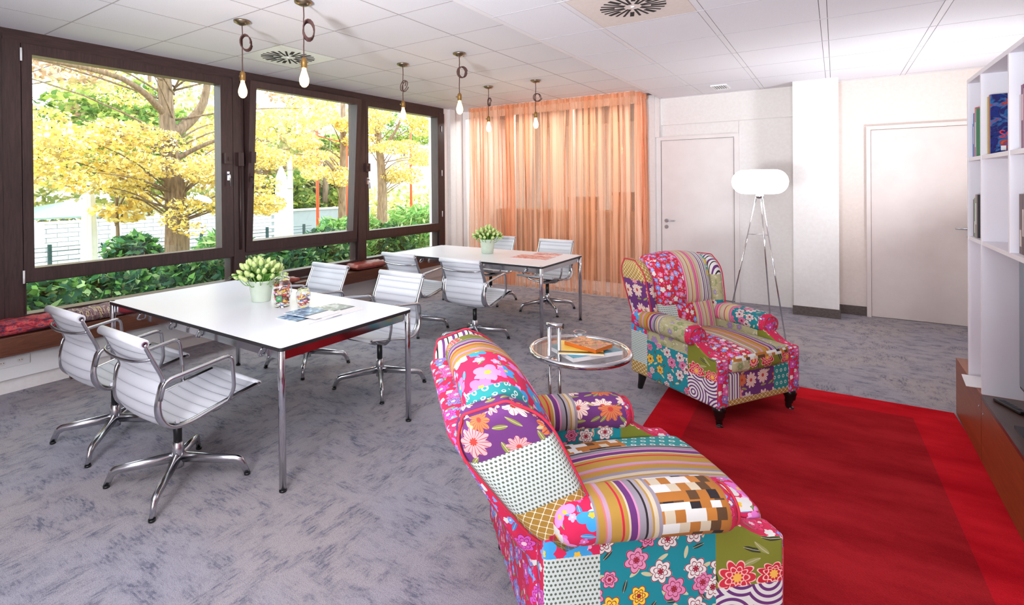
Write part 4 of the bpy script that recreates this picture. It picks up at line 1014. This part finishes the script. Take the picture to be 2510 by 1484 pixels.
def candy_mesh(col):
    m = simple('candy_%d_%d_%d' % col, S(*col), 0.3); mb = MB()
    mb.tube([(-0.021, 0, 0), (-0.0115, 0, 0), (-0.009, 0, 0), (0, 0, 0), (0.009, 0, 0), (0.0115, 0, 0), (0.021, 0, 0)], [0.008, 0.002, 0.0075, 0.0095, 0.0075, 0.002, 0.008], 7, squash=(1, 0.75))
    o = mb.build('candy', m); d = o.data; bpy.data.objects.remove(o); return d
CM = [candy_mesh(c) for c, _ in CAN]
def fill(loc, R, H, n, seed, where, grp, sc):
    r = random.Random(seed)
    for i in range(n):
        f = (i+0.5)/n; z = 0.014+f*H; rr = R*(0.8+0.16*min(1, f*2))-0.02*sc; a = i*2.39996; q = rr*(1.0 if i % 3 else 0.45)
        k = r.randrange(len(CAN)); o = link('candy', CM[k], None, (loc[0]+q*math.cos(a), loc[1]+q*math.sin(a), loc[2]+z))
        o.rotation_euler = (r.uniform(0, 6), r.uniform(-0.5, 0.5), a+PI/2+r.uniform(-0.4, 0.4)); o.scale = (sc, sc, sc)
        tag(o, '%s wrapped candy inside the %s' % (CAN[k][1], where), 'candy', '%s candies in the %s' % (CAN[k][1], grp))
J1, J2 = (-3.085, 2.25, 0.745), (-2.955, 2.325, 0.745)
jar('tall lidded glass jar of wrapped candies beside the tulip pot', J1, 0.066, 0.235, 1); fill(J1, 0.066, 0.125, 60, 5, 'tall glass jar', 'tall jar', 0.95)
jar('small lidded glass jar of candies next to the tall jar', J2, 0.05, 0.145, 2); fill(J2, 0.05, 0.07, 34, 9, 'small glass jar', 'small jar', 0.75)
gb = thing('candy_box', 'small green candy box with white letters inside the tall jar', 'candy', (J1[0]+0.031, J1[1]-0.046, J1[2]+0.045), math.atan2(-J1[1], -J1[0])+PI/2)
MB().rbox((0, 0, 0.017), (0.018, 0.006, 0.018), 0.002, (1, 1, 1), nr=1).build('box', bmat((30, 130, 60)), gb)
text('box_letter', 'M', 0.018, M['paper'], gb, (-0.008, -0.0065, 0.011), (PI/2, 0, 0))

# ------------------------------------------------------------------ brochures and magazines
def printmat(name, stops, scale, rough=0.35, stretch=(1, 1, 1)):
    t = NT(name); f = t.noise(t.v('MULTIPLY', t.obj(), stretch), scale, 3, 0.6, 0.6)
    return t.bsdf(t.ramp(f, stops), rough).mat
def flat(label, poly, z, th, cover, extra=None, name='brochure', cat='brochure', group=None, page=None):
    """lying booklet: cover sheet and page block from a quad given by its corners"""
    c = Vector((sum(p[0] for p in poly)/4, sum(p[1] for p in poly)/4, z)); pl = [(p[0]-c.x, p[1]-c.y) for p in poly]
    t = thing(name, label, cat, c, 0, group)
    MB().prism([(p[0]*0.992, p[1]*0.992) for p in pl], (0.0005, th-0.001)).build('pages', page or M['paper'], t)
    MB().prism(pl, (th-0.001, th)).build('cover', cover, t)
    if extra: extra(t, pl, th)
    return t
def strip(f0, f1, mat, nm):
    """band across the cover between fractions of its width (corner 0->1 is the length)"""
    def fn(t, pl, th):
        A, B, C_, D = [Vector(p) for p in pl]
        q = [A.lerp(D, f0), B.lerp(C_, f0), B.lerp(C_, f1), A.lerp(D, f1)]
        MB().prism([tuple(p) for p in q], (th, th+0.0004)).build(nm, mat, t)
    return fn
sea = printmat('blue_photo_print', [(0.3, S(24, 50, 80)), (0.48, S(60, 110, 160)), (0.6, S(150, 190, 214)), (0.72, S(226, 226, 226))], 26)
grn = printmat('mountain_photo_print', [(0.3, S(60, 70, 66)), (0.5, S(130, 140, 130)), (0.65, S(200, 206, 204)), (0.75, S(236, 236, 236))], 20)
def rect(cx_, cy_, lx, ly, a):
    c, s = math.cos(a), math.sin(a)
    return [(cx_+x*c-y*s, cy_+x*s+y*c) for x, y in ((-lx/2, -ly/2), (lx/2, -ly/2), (lx/2, ly/2), (-lx/2, ly/2))]
Zt = 0.7447
def brochure(label, cx_, cy_, a, z, img):
    def ex(t, pl, th):
        A, B, C_, D = [Vector(p) for p in pl]
        q = [A, A.lerp(B, 0.62), D.lerp(C_, 0.62), D]
        MB().prism([tuple(p) for p in q], (th, th+0.0004)).build('cover_photo', img, t)
        q = [A.lerp(B, 0.62), A.lerp(B, 0.68), D.lerp(C_, 0.68), D.lerp(C_, 0.62)]
        MB().prism([tuple(p) for p in q], (th, th+0.0004)).build('title_bar', bmat((50, 56, 64)), t)
    return flat(label, rect(cx_, cy_, 0.29, 0.2, a), z, 0.004, M['paper'], ex, group='brochures on the tulip table')
brochure('open-fanned brochure with a blue sea photo, nearest the table edge', -2.70, 2.13, 0.06, Zt, sea)
brochure('brochure with a mountain photo overlapping the blue one', -2.70, 2.27, 0.03, Zt+0.0046, grn)
brochure('second blue brochure lying between the candy jars and the front brochure', -2.73, 2.21, 0.05, Zt+0.0092, sea)
brochure('pale grey brochure at the back of the brochure fan', -2.70, 2.41, 0.02, Zt, grn)
red = printmat('red_pink_photo_print', [(0.3, S(170, 60, 60)), (0.45, S(214, 120, 110)), (0.55, S(240, 200, 180)), (0.65, S(200, 120, 160)), (0.75, S(245, 240, 235))], 18)
T2 = 0.7447
flat('orange and pink magazine lying open on the farther table', rect(-2.76, 5.30, 0.42, 0.30, 0.05), T2, 0.004, red, None, 'magazine', 'magazine', 'magazines on the farther table')
flat('pink magazine behind the open one on the farther table', rect(-2.72, 5.58, 0.3, 0.21, 0.1), T2, 0.006, red, None, 'magazine', 'magazine', 'magazines on the farther table')
# side table reading matter
Zs = 0.7185
teal = printmat('teal_cover_print', [(0.35, S(30, 110, 130)), (0.6, S(60, 150, 168)), (0.7, S(120, 190, 200))], 8)
por = printmat('portrait_cover_print', [(0.3, S(60, 40, 30)), (0.42, S(150, 80, 50)), (0.5, S(226, 150, 100)), (0.58, S(110, 120, 70)), (0.66, S(196, 110, 110)), (0.74, S(90, 60, 70))], 22)
yel = printmat('yellow_cover_print', [(0.3, S(226, 180, 60)), (0.6, S(240, 204, 90)), (0.75, S(246, 220, 130))], 5)
flat('large white-edged book with a teal cover at the bottom of the side table pile', rect(-1.03, 2.53, 0.22, 0.29, -0.57), Zs, 0.022, teal, None, 'book', 'book')
flat('yellow magazine in the middle of the side table pile', rect(-1.045, 2.50, 0.215, 0.21, 0.46), Zs+0.0225, 0.008, yel, strip(0.05, 0.16, bmat((70, 60, 40)), 'title_block'), 'magazine', 'magazine')
flat('book with a portrait cover and orange spine on top of the side table pile', rect(-1.015, 2.535, 0.19, 0.14, -0.26), Zs+0.0315, 0.018, por, None, 'book', 'book', None, bmat((214, 110, 40)))
bw = thing('crystal_bowl', 'cut crystal candle bowl at the back of the side table', 'bowl', (-1.135, 2.715, Zs))
MB().lathe([(0.0005, 0.006), (0.022, 0.0), (0.03, 0.006), (0.036, 0.03), (0.034, 0.044), (0.03, 0.044), (0.028, 0.016), (0.0005, 0.012)], 16, sm=False, wob=lambda a, z: 1+0.06*math.cos(8*a+z*200)).build('bowl_body', M['crystal'], bw)
MB().lathe([(0.0005, 0.012), (0.012, 0.013), (0.012, 0.03), (0.0005, 0.031)], 12).build('candle', M['paper'], bw)

# ------------------------------------------------------------------ curtain in front of the glazed partition
def sheer():
    t = NT('orange_sheer_fabric'); u = t.uv(); x, y, _ = t.sep(u)
    w = t.n('TexWave', {'Vector': t.v('MULTIPLY', u, (1, 0.0, 0)), 'Scale': 300.0}).outputs[1]
    colr = t.ramp(t.noise(t.v('MULTIPLY', u, (3.2, 0.05, 1)), 1.0, 2), [(0.35, S(250, 190, 148)), (0.65, S(254, 220, 196))])
    df = t.n('BsdfDiffuse', {'Color': colr}); tl = t.n('BsdfTranslucent', {'Color': colr}); a = t.n('MixShader', {0: 0.5, 1: df.outputs[0], 2: tl.outputs[0]})
    tr = t.n('BsdfTransparent', {'Color': S(255, 232, 216)})
    den = t.n('MapRange', {0: t.noise(t.v('MULTIPLY', u, (24, 0.12, 1)), 1.0, 2, 0.5), 1: 0.44, 2: 0.56, 3: 0.28, 4: 0.88}).outputs[0]
    m_ = t.n('MixShader', {0: den, 1: tr.outputs[0], 2: a.outputs[0]}); t.t.links.new(m_.outputs[0], t.out.inputs[0]); return t.mat
M['sheer'] = sheer()
cu = thing('curtain', 'floor-length orange sheer curtain hanging in soft folds', 'curtain', (-4.83, 7.1, 0))
LX, RET = 2.66, 0.42
def cpath(s):
    if s <= LX-0.06: return Vector((s, 0)), Vector((0, -1))
    if s <= LX+0.06:
        a = (s-(LX-0.06))/0.12*PI/2; return Vector((LX-0.06+0.08*math.sin(a), 0.08-0.08*math.cos(a))), Vector((math.sin(a), -math.cos(a)))
    return Vector((LX+0.02, 0.08+(s-LX-0.06))), Vector((1, 0))
r_ = random.Random(12); ph = [0]; 
per = []
tot = 0
while tot < LX+RET+0.2:
    w = r_.uniform(0.06, 0.13); per.append((tot, w, r_.uniform(0.55, 1.0))); tot += w
def fold(s, z):
    for a, w, amp in per:
        if a <= s < a+w:
            f = (s-a)/w; k = math.sin(2*PI*f); hem = 1-0.55*max(0, (z-2.5)/0.29)
            return (0.045*amp*k*hem + 0.006*math.sin(37*s+z*2), 0.016*amp*math.sin(4*PI*f)*hem)
    return (0, 0)
NS = 560; ss = [(LX+RET)*k/NS for k in range(NS+1)]; zs = [0.015, 0.3, 0.8, 1.4, 2.0, 2.4, 2.6, 2.69, 2.73, 2.735, 2.785]
def cfn(s, z):
    p, nn = cpath(s); a, b = fold(s+0.012*math.sin(z*2+s*3), z); tg = Vector((-nn.y, nn.x))
    return (p.x+nn.x*a+tg.x*b, p.y+nn.y*a+tg.y*b, z)
MB().grid(cfn, ss, zs).build('fabric', M['sheer'], cu)
def hemfn(s, z):
    p, nn = cpath(s); a, b = fold(s, 2.7); return (p.x+nn.x*(a+0.012), p.y+nn.y*(a+0.012), z)
MB().grid(hemfn, ss, [2.72, 2.75, 2.785]).build('heading_tape', M['sheer'], cu)
def rail(s): 
    p, nn = cpath(s); return (p.x, p.y, 2.7875)
MB().tube([rail(s) for s in ss[::14]], 0.004, 6).build('rail', M['white_metal'], cu)

# glazed partition and the office behind it
pt = struct(link('partition', None), 'glazed office partition behind the curtain')
for x in (-5.13, -4.2, -3.2, -2.24): MB().box((x-0.03, YC-0.03, 0), (x+0.03, YC+0.03, ZL)).build('mullion', M['white_metal'], pt)
MB().box((-5.16, YC-0.025, ZL-0.12), (-2.22, YC+0.025, ZL-0.002)).build('head_rail', M['white_metal'], pt)
for a, b in ((-5.14, -4.23), (-4.17, -3.23), (-3.17, -2.27)): MB().box((a, YC-0.004, 0.05), (b, YC+0.004, ZL-0.12)).build('pane', M['pane'], pt)
MB().box((-2.26, YC+0.031, 0), (-2.22, YB-0.121, ZL-0.002)).build('return_panel', M['white_wall'], pt)
MB().box((-2.27, YB-0.12, 0), (-2.062, YB+0.2, ZL+0.02)).build('end_post', M['white_wall'], pt)
MB().box((-2.061, YB-0.1, 2.2), (-2.004, YB-0.001, ZL-0.001)).build('filler', M['white_wall'], pt)
ob = struct(MB().box((-5.4, 10.6, 0), (-1.1, 10.75, 2.9)).box((-1.25, YB+0.2, 0), (-1.1, 10.6, 2.9)).build('wall_office', M['white_wall']), 'back walls of the office behind the curtain')
struct(MB().box((-2.06, YB+0.15, ZL+0.03), (-1.1, 10.7, ZL+0.1)).build('ceiling_office', M['white_wall']))
M['cab'] = simple('brown_cabinet', S(140, 96, 66), 0.5)
for x, w, h, lb in ((-4.55, 0.9, 1.12, 'brown low cabinet behind the sheer curtain, under the window end'), (-3.55, 1.0, 1.12, 'brown low cabinet behind the middle of the sheer curtain'), (-2.62, 0.8, 1.12, 'brown low cabinet behind the door end of the sheer curtain')):
    t = thing('office_cabinet', lb, 'cabinet', (x, 8.2, 0), 0, 'office cabinets behind the curtain')
    MB().box((-w/2, 0, 0), (w/2, 0.4, h)).build('body', M['cab'], t)
    for sg in (-1, 1):
        d = MB().box((min(0, sg*w/2)+0.005, -0.018, 0.05), (max(0, sg*w/2)-0.005, 0, h-0.02)).build('door', M['cab'], t); MB().box((sg*0.04-0.006, -0.03, h*0.55), (sg*0.04+0.006, -0.018, h*0.7)).build('handle', M['alu'], d)
for x, w, h, lb in ((-3.45, 0.42, 0.22, 'brown storage box on the middle office cabinet'), (-2.75, 0.3, 0.3, 'dark storage box on the office cabinet nearest the door')):
    t = thing('storage_box', lb, 'box', (x, 8.3, 1.12), 0); MB().box((-w/2, 0, 0), (w/2, 0.3, h-0.04)).build('body', M['cab'], t); MB().box((-w/2-0.005, -0.005, h-0.05), (w/2+0.005, 0.305, h)).build('lid', bmat((110, 78, 60)), t)

# ------------------------------------------------------------------ the garden outside
ZG = -0.12
M['lawn'] = speckle('garden_ground', S(110, 120, 80), S(176, 166, 110), 3, 0.95)
struct(MB().box((-60, -30, ZG-0.1), (-5.45, 60, ZG)).build('ground', M['lawn']), 'garden ground outside the windows')
def leaf_mat(name, cols, trans=0.45):
    t = NT(name); i = t.n('NewGeometry').outputs['Random Per Island']
    c = t.ramp(i, [(k/len(cols), q) for k, q in enumerate(cols)], True)
    d = t.n('BsdfDiffuse', {'Color': c}); l = t.n('BsdfTranslucent', {'Color': c}); m_ = t.n('MixShader', {0: trans, 1: d.outputs[0], 2: l.outputs[0]})
    t.t.links.new(m_.outputs[0], t.out.inputs[0]); return t.mat
LM = {'yellow': leaf_mat('yellow_autumn_leaves', [S(240, 220, 128), S(244, 232, 168), S(226, 194, 92), S(248, 242, 210), S(208, 178, 98), S(244, 226, 138), S(186, 166, 110)]),
      'lime': leaf_mat('yellow_green_leaves', [S(210, 208, 130), S(184, 190, 120), S(236, 222, 150), S(160, 172, 110), S(244, 234, 190)]),
      'green': leaf_mat('green_leaves', [S(120, 150, 70), S(150, 172, 90), S(96, 130, 64), S(190, 196, 110), S(170, 180, 90)]),
      'rust': leaf_mat('pale_rust_leaves', [S(206, 166, 136), S(222, 192, 160), S(180, 150, 124), S(236, 220, 200), S(214, 196, 140)]),
      'shrub': leaf_mat('laurel_leaves', [S(60, 104, 60), S(84, 130, 70), S(110, 156, 80), S(50, 88, 60), S(150, 176, 120), S(70, 110, 86)], 0.25),
      'grass': leaf_mat('bamboo_leaves', [S(120, 170, 90), S(150, 190, 110), S(96, 150, 84), S(176, 196, 130)], 0.3)}
M['bark'] = speckle('grey_brown_bark', S(96, 76, 58), S(150, 126, 100), 9, 0.9, bump=0.6, stretch=(3, 3, 0.5))
def leaf_cloud(clusters, n, size, seed, flat=0.6, long=1.9):
    r = random.Random(seed); mb = MB(); V, Fc = mb.v, mb.f
    tot = sum(c[3]*c[4]*c[5] for c in clusters)
    for (cx_, cy_, cz_, rx, ry, rz_) in clusters:
        for _ in range(max(1, int(n*rx*ry*rz_/tot))):
            while True:
                p = (r.uniform(-1, 1), r.uniform(-1, 1), r.uniform(-1, 1)); d = p[0]**2+p[1]**2+p[2]**2
                if d < 1: break
            k = d**-0.22 if d > 0.02 else 1
            c = Vector((cx_+p[0]*k*rx, cy_+p[1]*k*ry, cz_+p[2]*k*rz_))
            u = Vector((r.gauss(0, 1), r.gauss(0, 1), r.gauss(0, flat))).normalized(); w = u.cross(Vector((r.gauss(0, 1), r.gauss(0, 1), r.gauss(0, 1)))).normalized()
            s_ = size*r.uniform(0.6, 1.25); a, b = u*s_*long/2, w*s_/2; q = len(V)
            V.extend((tuple(c-a), tuple(c+b-a*0.1), tuple(c+a), tuple(c-b-a*0.1))); mb.face((q, q+1, q+2, q+3))
    return mb
def tree(label, loc, trunk, tr, branches, clusters, n, size, kind, seed, group='trees in the garden', name='garden_tree'):
    t = thing(name, label, 'tree', loc, 0, group)
    MB().tube(bez(trunk, 5), [tr*(1-0.6*k/(5*(len(trunk)-1))) for k in range(5*(len(trunk)-1)+1)], 10).build('trunk', M['bark'], t)
    for b in branches: MB().tube(bez(b[0], 5), [b[1]*(1-0.7*k/(5*(len(b[0])-1))) for k in range(5*(len(b[0])-1)+1)], 7).build('branch', M['bark'], t)
    tw = MB(); r = random.Random(seed+5)
    for (cx_, cy_, cz_, rx, ry, rz_) in clusters:
        zz = max(1.0, min(trunk[-1][2], cz_-r.uniform(0.2, 0.9))); p0 = Vector((0, 0, zz)); p2 = Vector((cx_+r.uniform(-rx, rx), cy_+r.uniform(-ry, ry), cz_)); p1 = p0.lerp(p2, 0.5)+Vector((0, 0, r.uniform(0, 0.25)))
        tw.tube(bez([p0, p1, p2], 3), [0.022, 0.019, 0.016, 0.013, 0.01, 0.007, 0.004], 5)
    tw.build('twigs', M['bark'], t)
    leaf_cloud(clusters, n, size, seed).build('crown', LM[kind], t)
    return t
r_ = random.Random(4)
def blobs(n, c, R, sub, seed):
    r = random.Random(seed); out = []
    for _ in range(n):
        a = r.uniform(0, 2*PI); z = r.uniform(-1, 1); q = math.sqrt(1-z*z)*r.uniform(0.5, 1)
        out.append((c[0]+R[0]*q*math.cos(a), c[1]+R[1]*q*math.sin(a), c[2]+R[2]*z, sub*r.uniform(0.6, 1.3), sub*r.uniform(0.6, 1.3), sub*r.uniform(0.3, 0.6)))
    return out
tree('big yellow-leaved tree with a thick forked trunk behind the first window', (-10, 5.0, ZG), [(0, 0, 0), (0.05, 0.0, 1.2), (-0.05, -0.05, 2.2), (0.0, -0.15, 3.2), (-0.1, -0.2, 5.2)], 0.23,
     [([(0, -0.1, 2.6), (0.1, 0.5, 3.3), (0, 0.7, 4.8)], 0.12), ([(0, -0.15, 3.0), (0.3, -1.0, 3.5), (0.2, -2.4, 3.65)], 0.07), ([(0, 0, 2.2), (0.4, 0.7, 2.6), (0.6, 1.6, 2.6)], 0.05), ([(0, 0, 2.4), (0.5, -0.6, 2.7), (0.9, -1.6, 2.3)], 0.05)],
     blobs(40, (0.3, -0.3, 3.3), (1.5, 3.8, 1.6), 0.5, 21) + blobs(12, (0.6, -1.6, 2.1), (0.9, 2.0, 0.5), 0.45, 22) + blobs(8, (0.5, 1.2, 1.9), (0.8, 1.2, 0.7), 0.4, 23) + blobs(6, (0.7, 0.2, 1.15), (0.5, 0.9, 0.3), 0.3, 24), 30000, 0.045, 'yellow', 31)
tree('yellow tree in front of the white building, seen through the middle window', (-11.5, 10.4, ZG), [(0, 0, 0), (0, 0.05, 1.5), (0.1, 0, 3), (0, 0.1, 5)], 0.13, [([(0, 0, 1.8), (0.2, -0.8, 2.4), (0.3, -1.8, 2.5)], 0.05)],
     blobs(14, (0.2, -0.6, 2.6), (0.8, 1.3, 1.0), 0.4, 41), 8000, 0.045, 'yellow', 32)
tree('yellow-green tree with a dark trunk behind the far window', (-12, 12.55, ZG), [(0, 0, 0), (0.05, 0, 1.6), (0, -0.1, 3.2), (-0.1, -0.4, 5)], 0.19, [([(0, 0, 2.8), (0.2, 0.6, 3.6), (0.2, 1.0, 4.6)], 0.07)],
     blobs(22, (0.3, 0.7, 3.4), (1.0, 2.0, 1.5), 0.5, 42), 14000, 0.045, 'yellow', 33)
tree('slim young tree beside the closed parasol', (-10.5, 4.2, ZG), [(0, 0, 0), (0.02, 0.02, 0.8), (0, 0, 1.6)], 0.045, [], blobs(6, (0, 0.1, 1.6), (0.5, 0.7, 0.4), 0.3, 44), 700, 0.07, 'yellow', 34)
for k, (x, y, R, zc, kind, lb) in enumerate([(-17, 3.0, 2.6, 3.0, 'lime', 'yellow-green background tree at the left edge of the first window'), (-18, 7.6, 2.6, 2.8, 'green', 'green background tree behind the thick trunk'), (-20, 5.2, 3.2, 5.6, 'rust', 'tall pale rust tree above the garden shelter'),
        (-17, 11.4, 2.6, 2.6, 'lime', 'yellow-green background tree between the first two windows'), (-19, 13.9, 2.9, 3.9, 'rust', 'pale rust background tree in the upper middle window'), (-16, 13.6, 1.9, 2.0, 'green', 'green background tree behind the second parasol'),
        (-25.5, 21.5, 3.6, 4.6, 'lime', 'distant yellow-green tree behind the white building'), (-25.5, 29.0, 3.8, 4.6, 'green', 'distant green tree in the far window'), (-21, 9.5, 3.4, 5.8, 'lime', 'tall yellow-green tree behind the big trunk'), (-17, 0.3, 2.8, 3.2, 'green', 'green background tree partly hidden by the left window post')]):
    tree(lb, (x, y, ZG), [(0, 0, 0), (0.1, 0, 1.5), (0, 0.1, zc+0.5)], 0.16, [], blobs(20, (0, 0, zc), (R*0.6, R, R*0.75 if zc < 5 else R*0.9), R*0.34, 50+k), 6000, 0.13, kind, 60+k, 'background trees')
hd = thing('hedge', 'yellow-green hedge behind the white garden wall', 'hedge', (-17.7, 8, ZG))
leaf_cloud([(0, -9+1.5*k, 0.8, 0.7, 1.1, 0.9) for k in range(22)], 9000, 0.13, 77).build('foliage', LM['lime'], hd)

# shrubs right outside the panes
for k, (x, y, h, w, kind, lb) in enumerate([(-6.15, 1.5, 0.72, 0.5, 'shrub', 'dark glossy shrub outside the left end of the first window'), (-6.3, 2.45, 0.74, 0.55, 'shrub', 'dense dark shrub below the first window, middle'), (-6.2, 3.4, 0.78, 0.5, 'shrub', 'dark shrub outside the first window, by the post'),
        (-6.5, 3.9, 0.98, 0.45, 'grass', 'light green bamboo-like bush beside the thick trunk'), (-6.2, 4.55, 0.82, 0.5, 'shrub', 'dark shrub below the tilted window, behind the tulips'), (-6.4, 5.45, 0.9, 0.5, 'shrub', 'shrub below the right part of the tilted window'),
        (-6.6, 6.2, 1.05, 0.5, 'grass', 'pale green bushy grass in the right of the tilted window'), (-6.3, 6.9, 0.9, 0.45, 'shrub', 'low shrub at the left of the far window'), (-6.6, 7.8, 1.15, 0.55, 'grass', 'tall green bushy grass in the right of the far window'), (-7.4, 3.2, 0.95, 0.35, 'shrub', 'upright leafy shrub in front of the closed parasol'), (-6.2, 9.1, 0.8, 0.5, 'shrub', 'low shrub outside the far end of the windows')]):
    t = thing('garden_shrub', lb, 'shrub', (x, y, ZG), 0, 'shrubs under the windows')
    hh = h-ZG
    leaf_cloud([(0, 0, hh*0.52, w*0.85, w*1.05, hh*0.5)] + [(random.Random(k*7+j).uniform(-w, w)*0.5, random.Random(k*9+j).uniform(-w, w)*0.8, hh*0.85, 0.16, 0.2, hh*0.16) for j in range(4)], 2200, 0.06 if kind == 'shrub' else 0.04, 90+k, 0.7, 2.1 if kind == 'shrub' else 5.0).build('foliage', LM[kind], t)
    st_ = MB()
    for j in range(7):
        a = j*0.9; st_.tube([(0.03*math.cos(a), 0.03*math.sin(a), 0), (w*0.6*math.cos(a), w*0.6*math.sin(a), hh*0.8)], [0.012, 0.004], 5)
    st_.build('stems', M['bark'], t)

# garden wall of white blocks
M['gwall'] = speckle('white_painted_block', S(206, 212, 220), S(232, 236, 240), 6, 0.85)
gw = thing('garden_wall', 'white painted block wall across the garden', 'wall', (-14, 0, ZG))
MB().box((-0.08, -4, 0), (0.08, 14, 0.9)).build('core', simple('grey_mortar', S(150, 160, 168), 0.9), gw)
blk = MB().box((-0.012, 0.006, 0.006), (0.012, 0.394, 0.094)).build('block', M['gwall'], gw); bd = blk.data; bpy.data.objects.remove(blk)
nb = 0
for rw in range(9):
    for k in range(30):
        y = 1.6+0.4*k+(0.2 if rw % 2 else 0)
        if y > 9.6 or nb >= 290: continue
        link('block', bd, gw, (0.085, y, 0.1*rw)); nb += 1
MB().box((-0.12, -4, 0.9), (0.12, 14, 0.95)).build('coping', M['gwall'], gw)
for y in (3.95, 5.45, 6.95): MB().box((0.05, y, 0), (0.16, y+0.2, 0.92)).build('pier', M['gwall'], gw)
gf = thing('wire_fence', 'low wire fence with dark green posts in front of the white garden wall', 'fence', (-12.8, 0, ZG))
M['gpost'] = simple('dark_green_post', S(26, 60, 64), 0.6)
for k in range(12):
    y = 3.3+0.62*k; MB().box((-0.03, y-0.03, 0), (0.03, y+0.03, 0.56)).build('post', M['gpost'], gf)
for z in (0.12, 0.22, 0.32, 0.42, 0.5): MB().tube([(0, 3.0, z), (0, 10.4, z)], 0.006, 4).build('wire', M['gpost'], gf)

# closed parasols
M['canvas'] = speckle('white_parasol_canvas', S(226, 230, 236), S(244, 246, 248), 5, 0.85)
def parasol(label, loc, h, r):
    t = thing('closed_parasol', label, 'parasol', loc, 0, 'closed parasols in the garden')
    MB().lathe([(r*0.5, 0.25), (r, 0.32), (r*0.95, h*0.5), (r*0.7, h*0.9), (r*0.25, h), (0.001, h+0.01)], 24, wob=lambda a, z: 1+0.13*math.cos(8*a)).build('canopy', M['canvas'], t)
    MB().tube([(0, 0, 0), (0, 0, h+0.08)], 0.03, 10).build('pole', M['white_metal'], t)
    MB().lathe([(0.25, 0), (0.25, 0.06), (0.05, 0.08)], 20).build('base', M['gwall'], t)
parasol('closed white parasol standing before the garden wall in the first window', (-11, 3.96, ZG), 1.72, 0.125)
parasol('closed white parasol seen through the tilted window', (-11, 8.04, ZG), 2.12, 0.16)
lpst = thing('garden_post', 'pale metal post behind the second parasol', 'post', (-12, 9.05, ZG))
MB().tube([(0, 0, 0), (0, 0, 2.5)], 0.07, 10).build('shaft', M['white_metal'], lpst)
for z in (1.6, 2.1): MB().lathe([(0.072, z), (0.082, z+0.01), (0.082, z+0.04), (0.072, z+0.05)], 12).build('clamp', M['alu'], lpst)
# garden shelter
gz = thing('garden_shelter', 'garden shelter with a low green hipped roof and white lattice', 'shelter', (-15.6, 5.15, ZG))
gr = MB(); k = len(gr.v); gr.v += [(-1.3, -1.3, 1.03), (1.3, -1.3, 1.03), (1.3, 1.3, 1.03), (-1.3, 1.3, 1.03), (0, 0, 1.36), (-1.3, -1.3, 0.99), (1.3, -1.3, 0.99), (1.3, 1.3, 0.99), (-1.3, 1.3, 0.99)]
for i in range(4): j = (i+1) % 4; gr.face([i, j, 4]); gr.face([5+i, 5+j, j, i])
gr.face([8, 7, 6, 5]); gr.build('roof', simple('grey_green_felt', S(140, 160, 146), 0.9), gz)
for (x, y) in ((-1.1, -1.1), (1.1, -1.1), (1.1, 1.1), (-1.1, 1.1)): MB().box((x-0.05, y-0.05, 0), (x+0.05, y+0.05, 1.0)).build('post', M['white_metal'], gz)
for k in range(11):
    for sg in (-1, 1):
        y = -1.05+0.2*k; MB().tube([(1.12, y, 0.78), (1.12, y+sg*0.2, 0.98)], 0.014, 4).build('lattice_slat', M['white_metal'], gz)
# white building with orange scaffold poles
bl = thing('white_building', 'white building behind the trees with large pale panels', 'building', (-20.5, 20.3, ZG))
MB().box((-0.2, -3.0, 0), (0.2, 9.0, 3.1)).build('facade', M['gwall'], bl)
for k in range(5): MB().box((0.2, -2.8+2.3*k, 0.3), (0.23, -0.9+2.3*k, 2.7)).build('panel', M['canvas'], bl)
MB().box((-0.4, -3.1, 3.1), (0.3, 9.1, 3.25)).build('roof_edge', M['white_metal'], bl)
M['orange'] = simple('orange_red_paint', S(230, 84, 40), 0.6)
sc = thing('scaffold', 'orange-red steel posts with thin crossbars in front of the white building', 'scaffold', (-12.4, 10.3, ZG))
for y, h in ((0.0, 3.3), (1.15, 3.0), (4.2, 3.6)): MB().tube([(0, y, 0), (0, y, h)], 0.045, 8).build('post', M['orange'], sc)
MB().tube([(0, 0, 3.15), (0, 1.15, 3.0)], 0.02, 6).build('crossbar', M['orange'], sc); MB().tube([(0, 1.15, 2.9), (0, 4.2, 2.95)], 0.012, 6).build('crossbar', M['orange'], sc)
for y in (0.5, 0.9, 1.3): MB().tube([(0, y, 2.2), (0, y, 4.2)], 0.012, 5).build('thin_pole', M['alu'], sc)
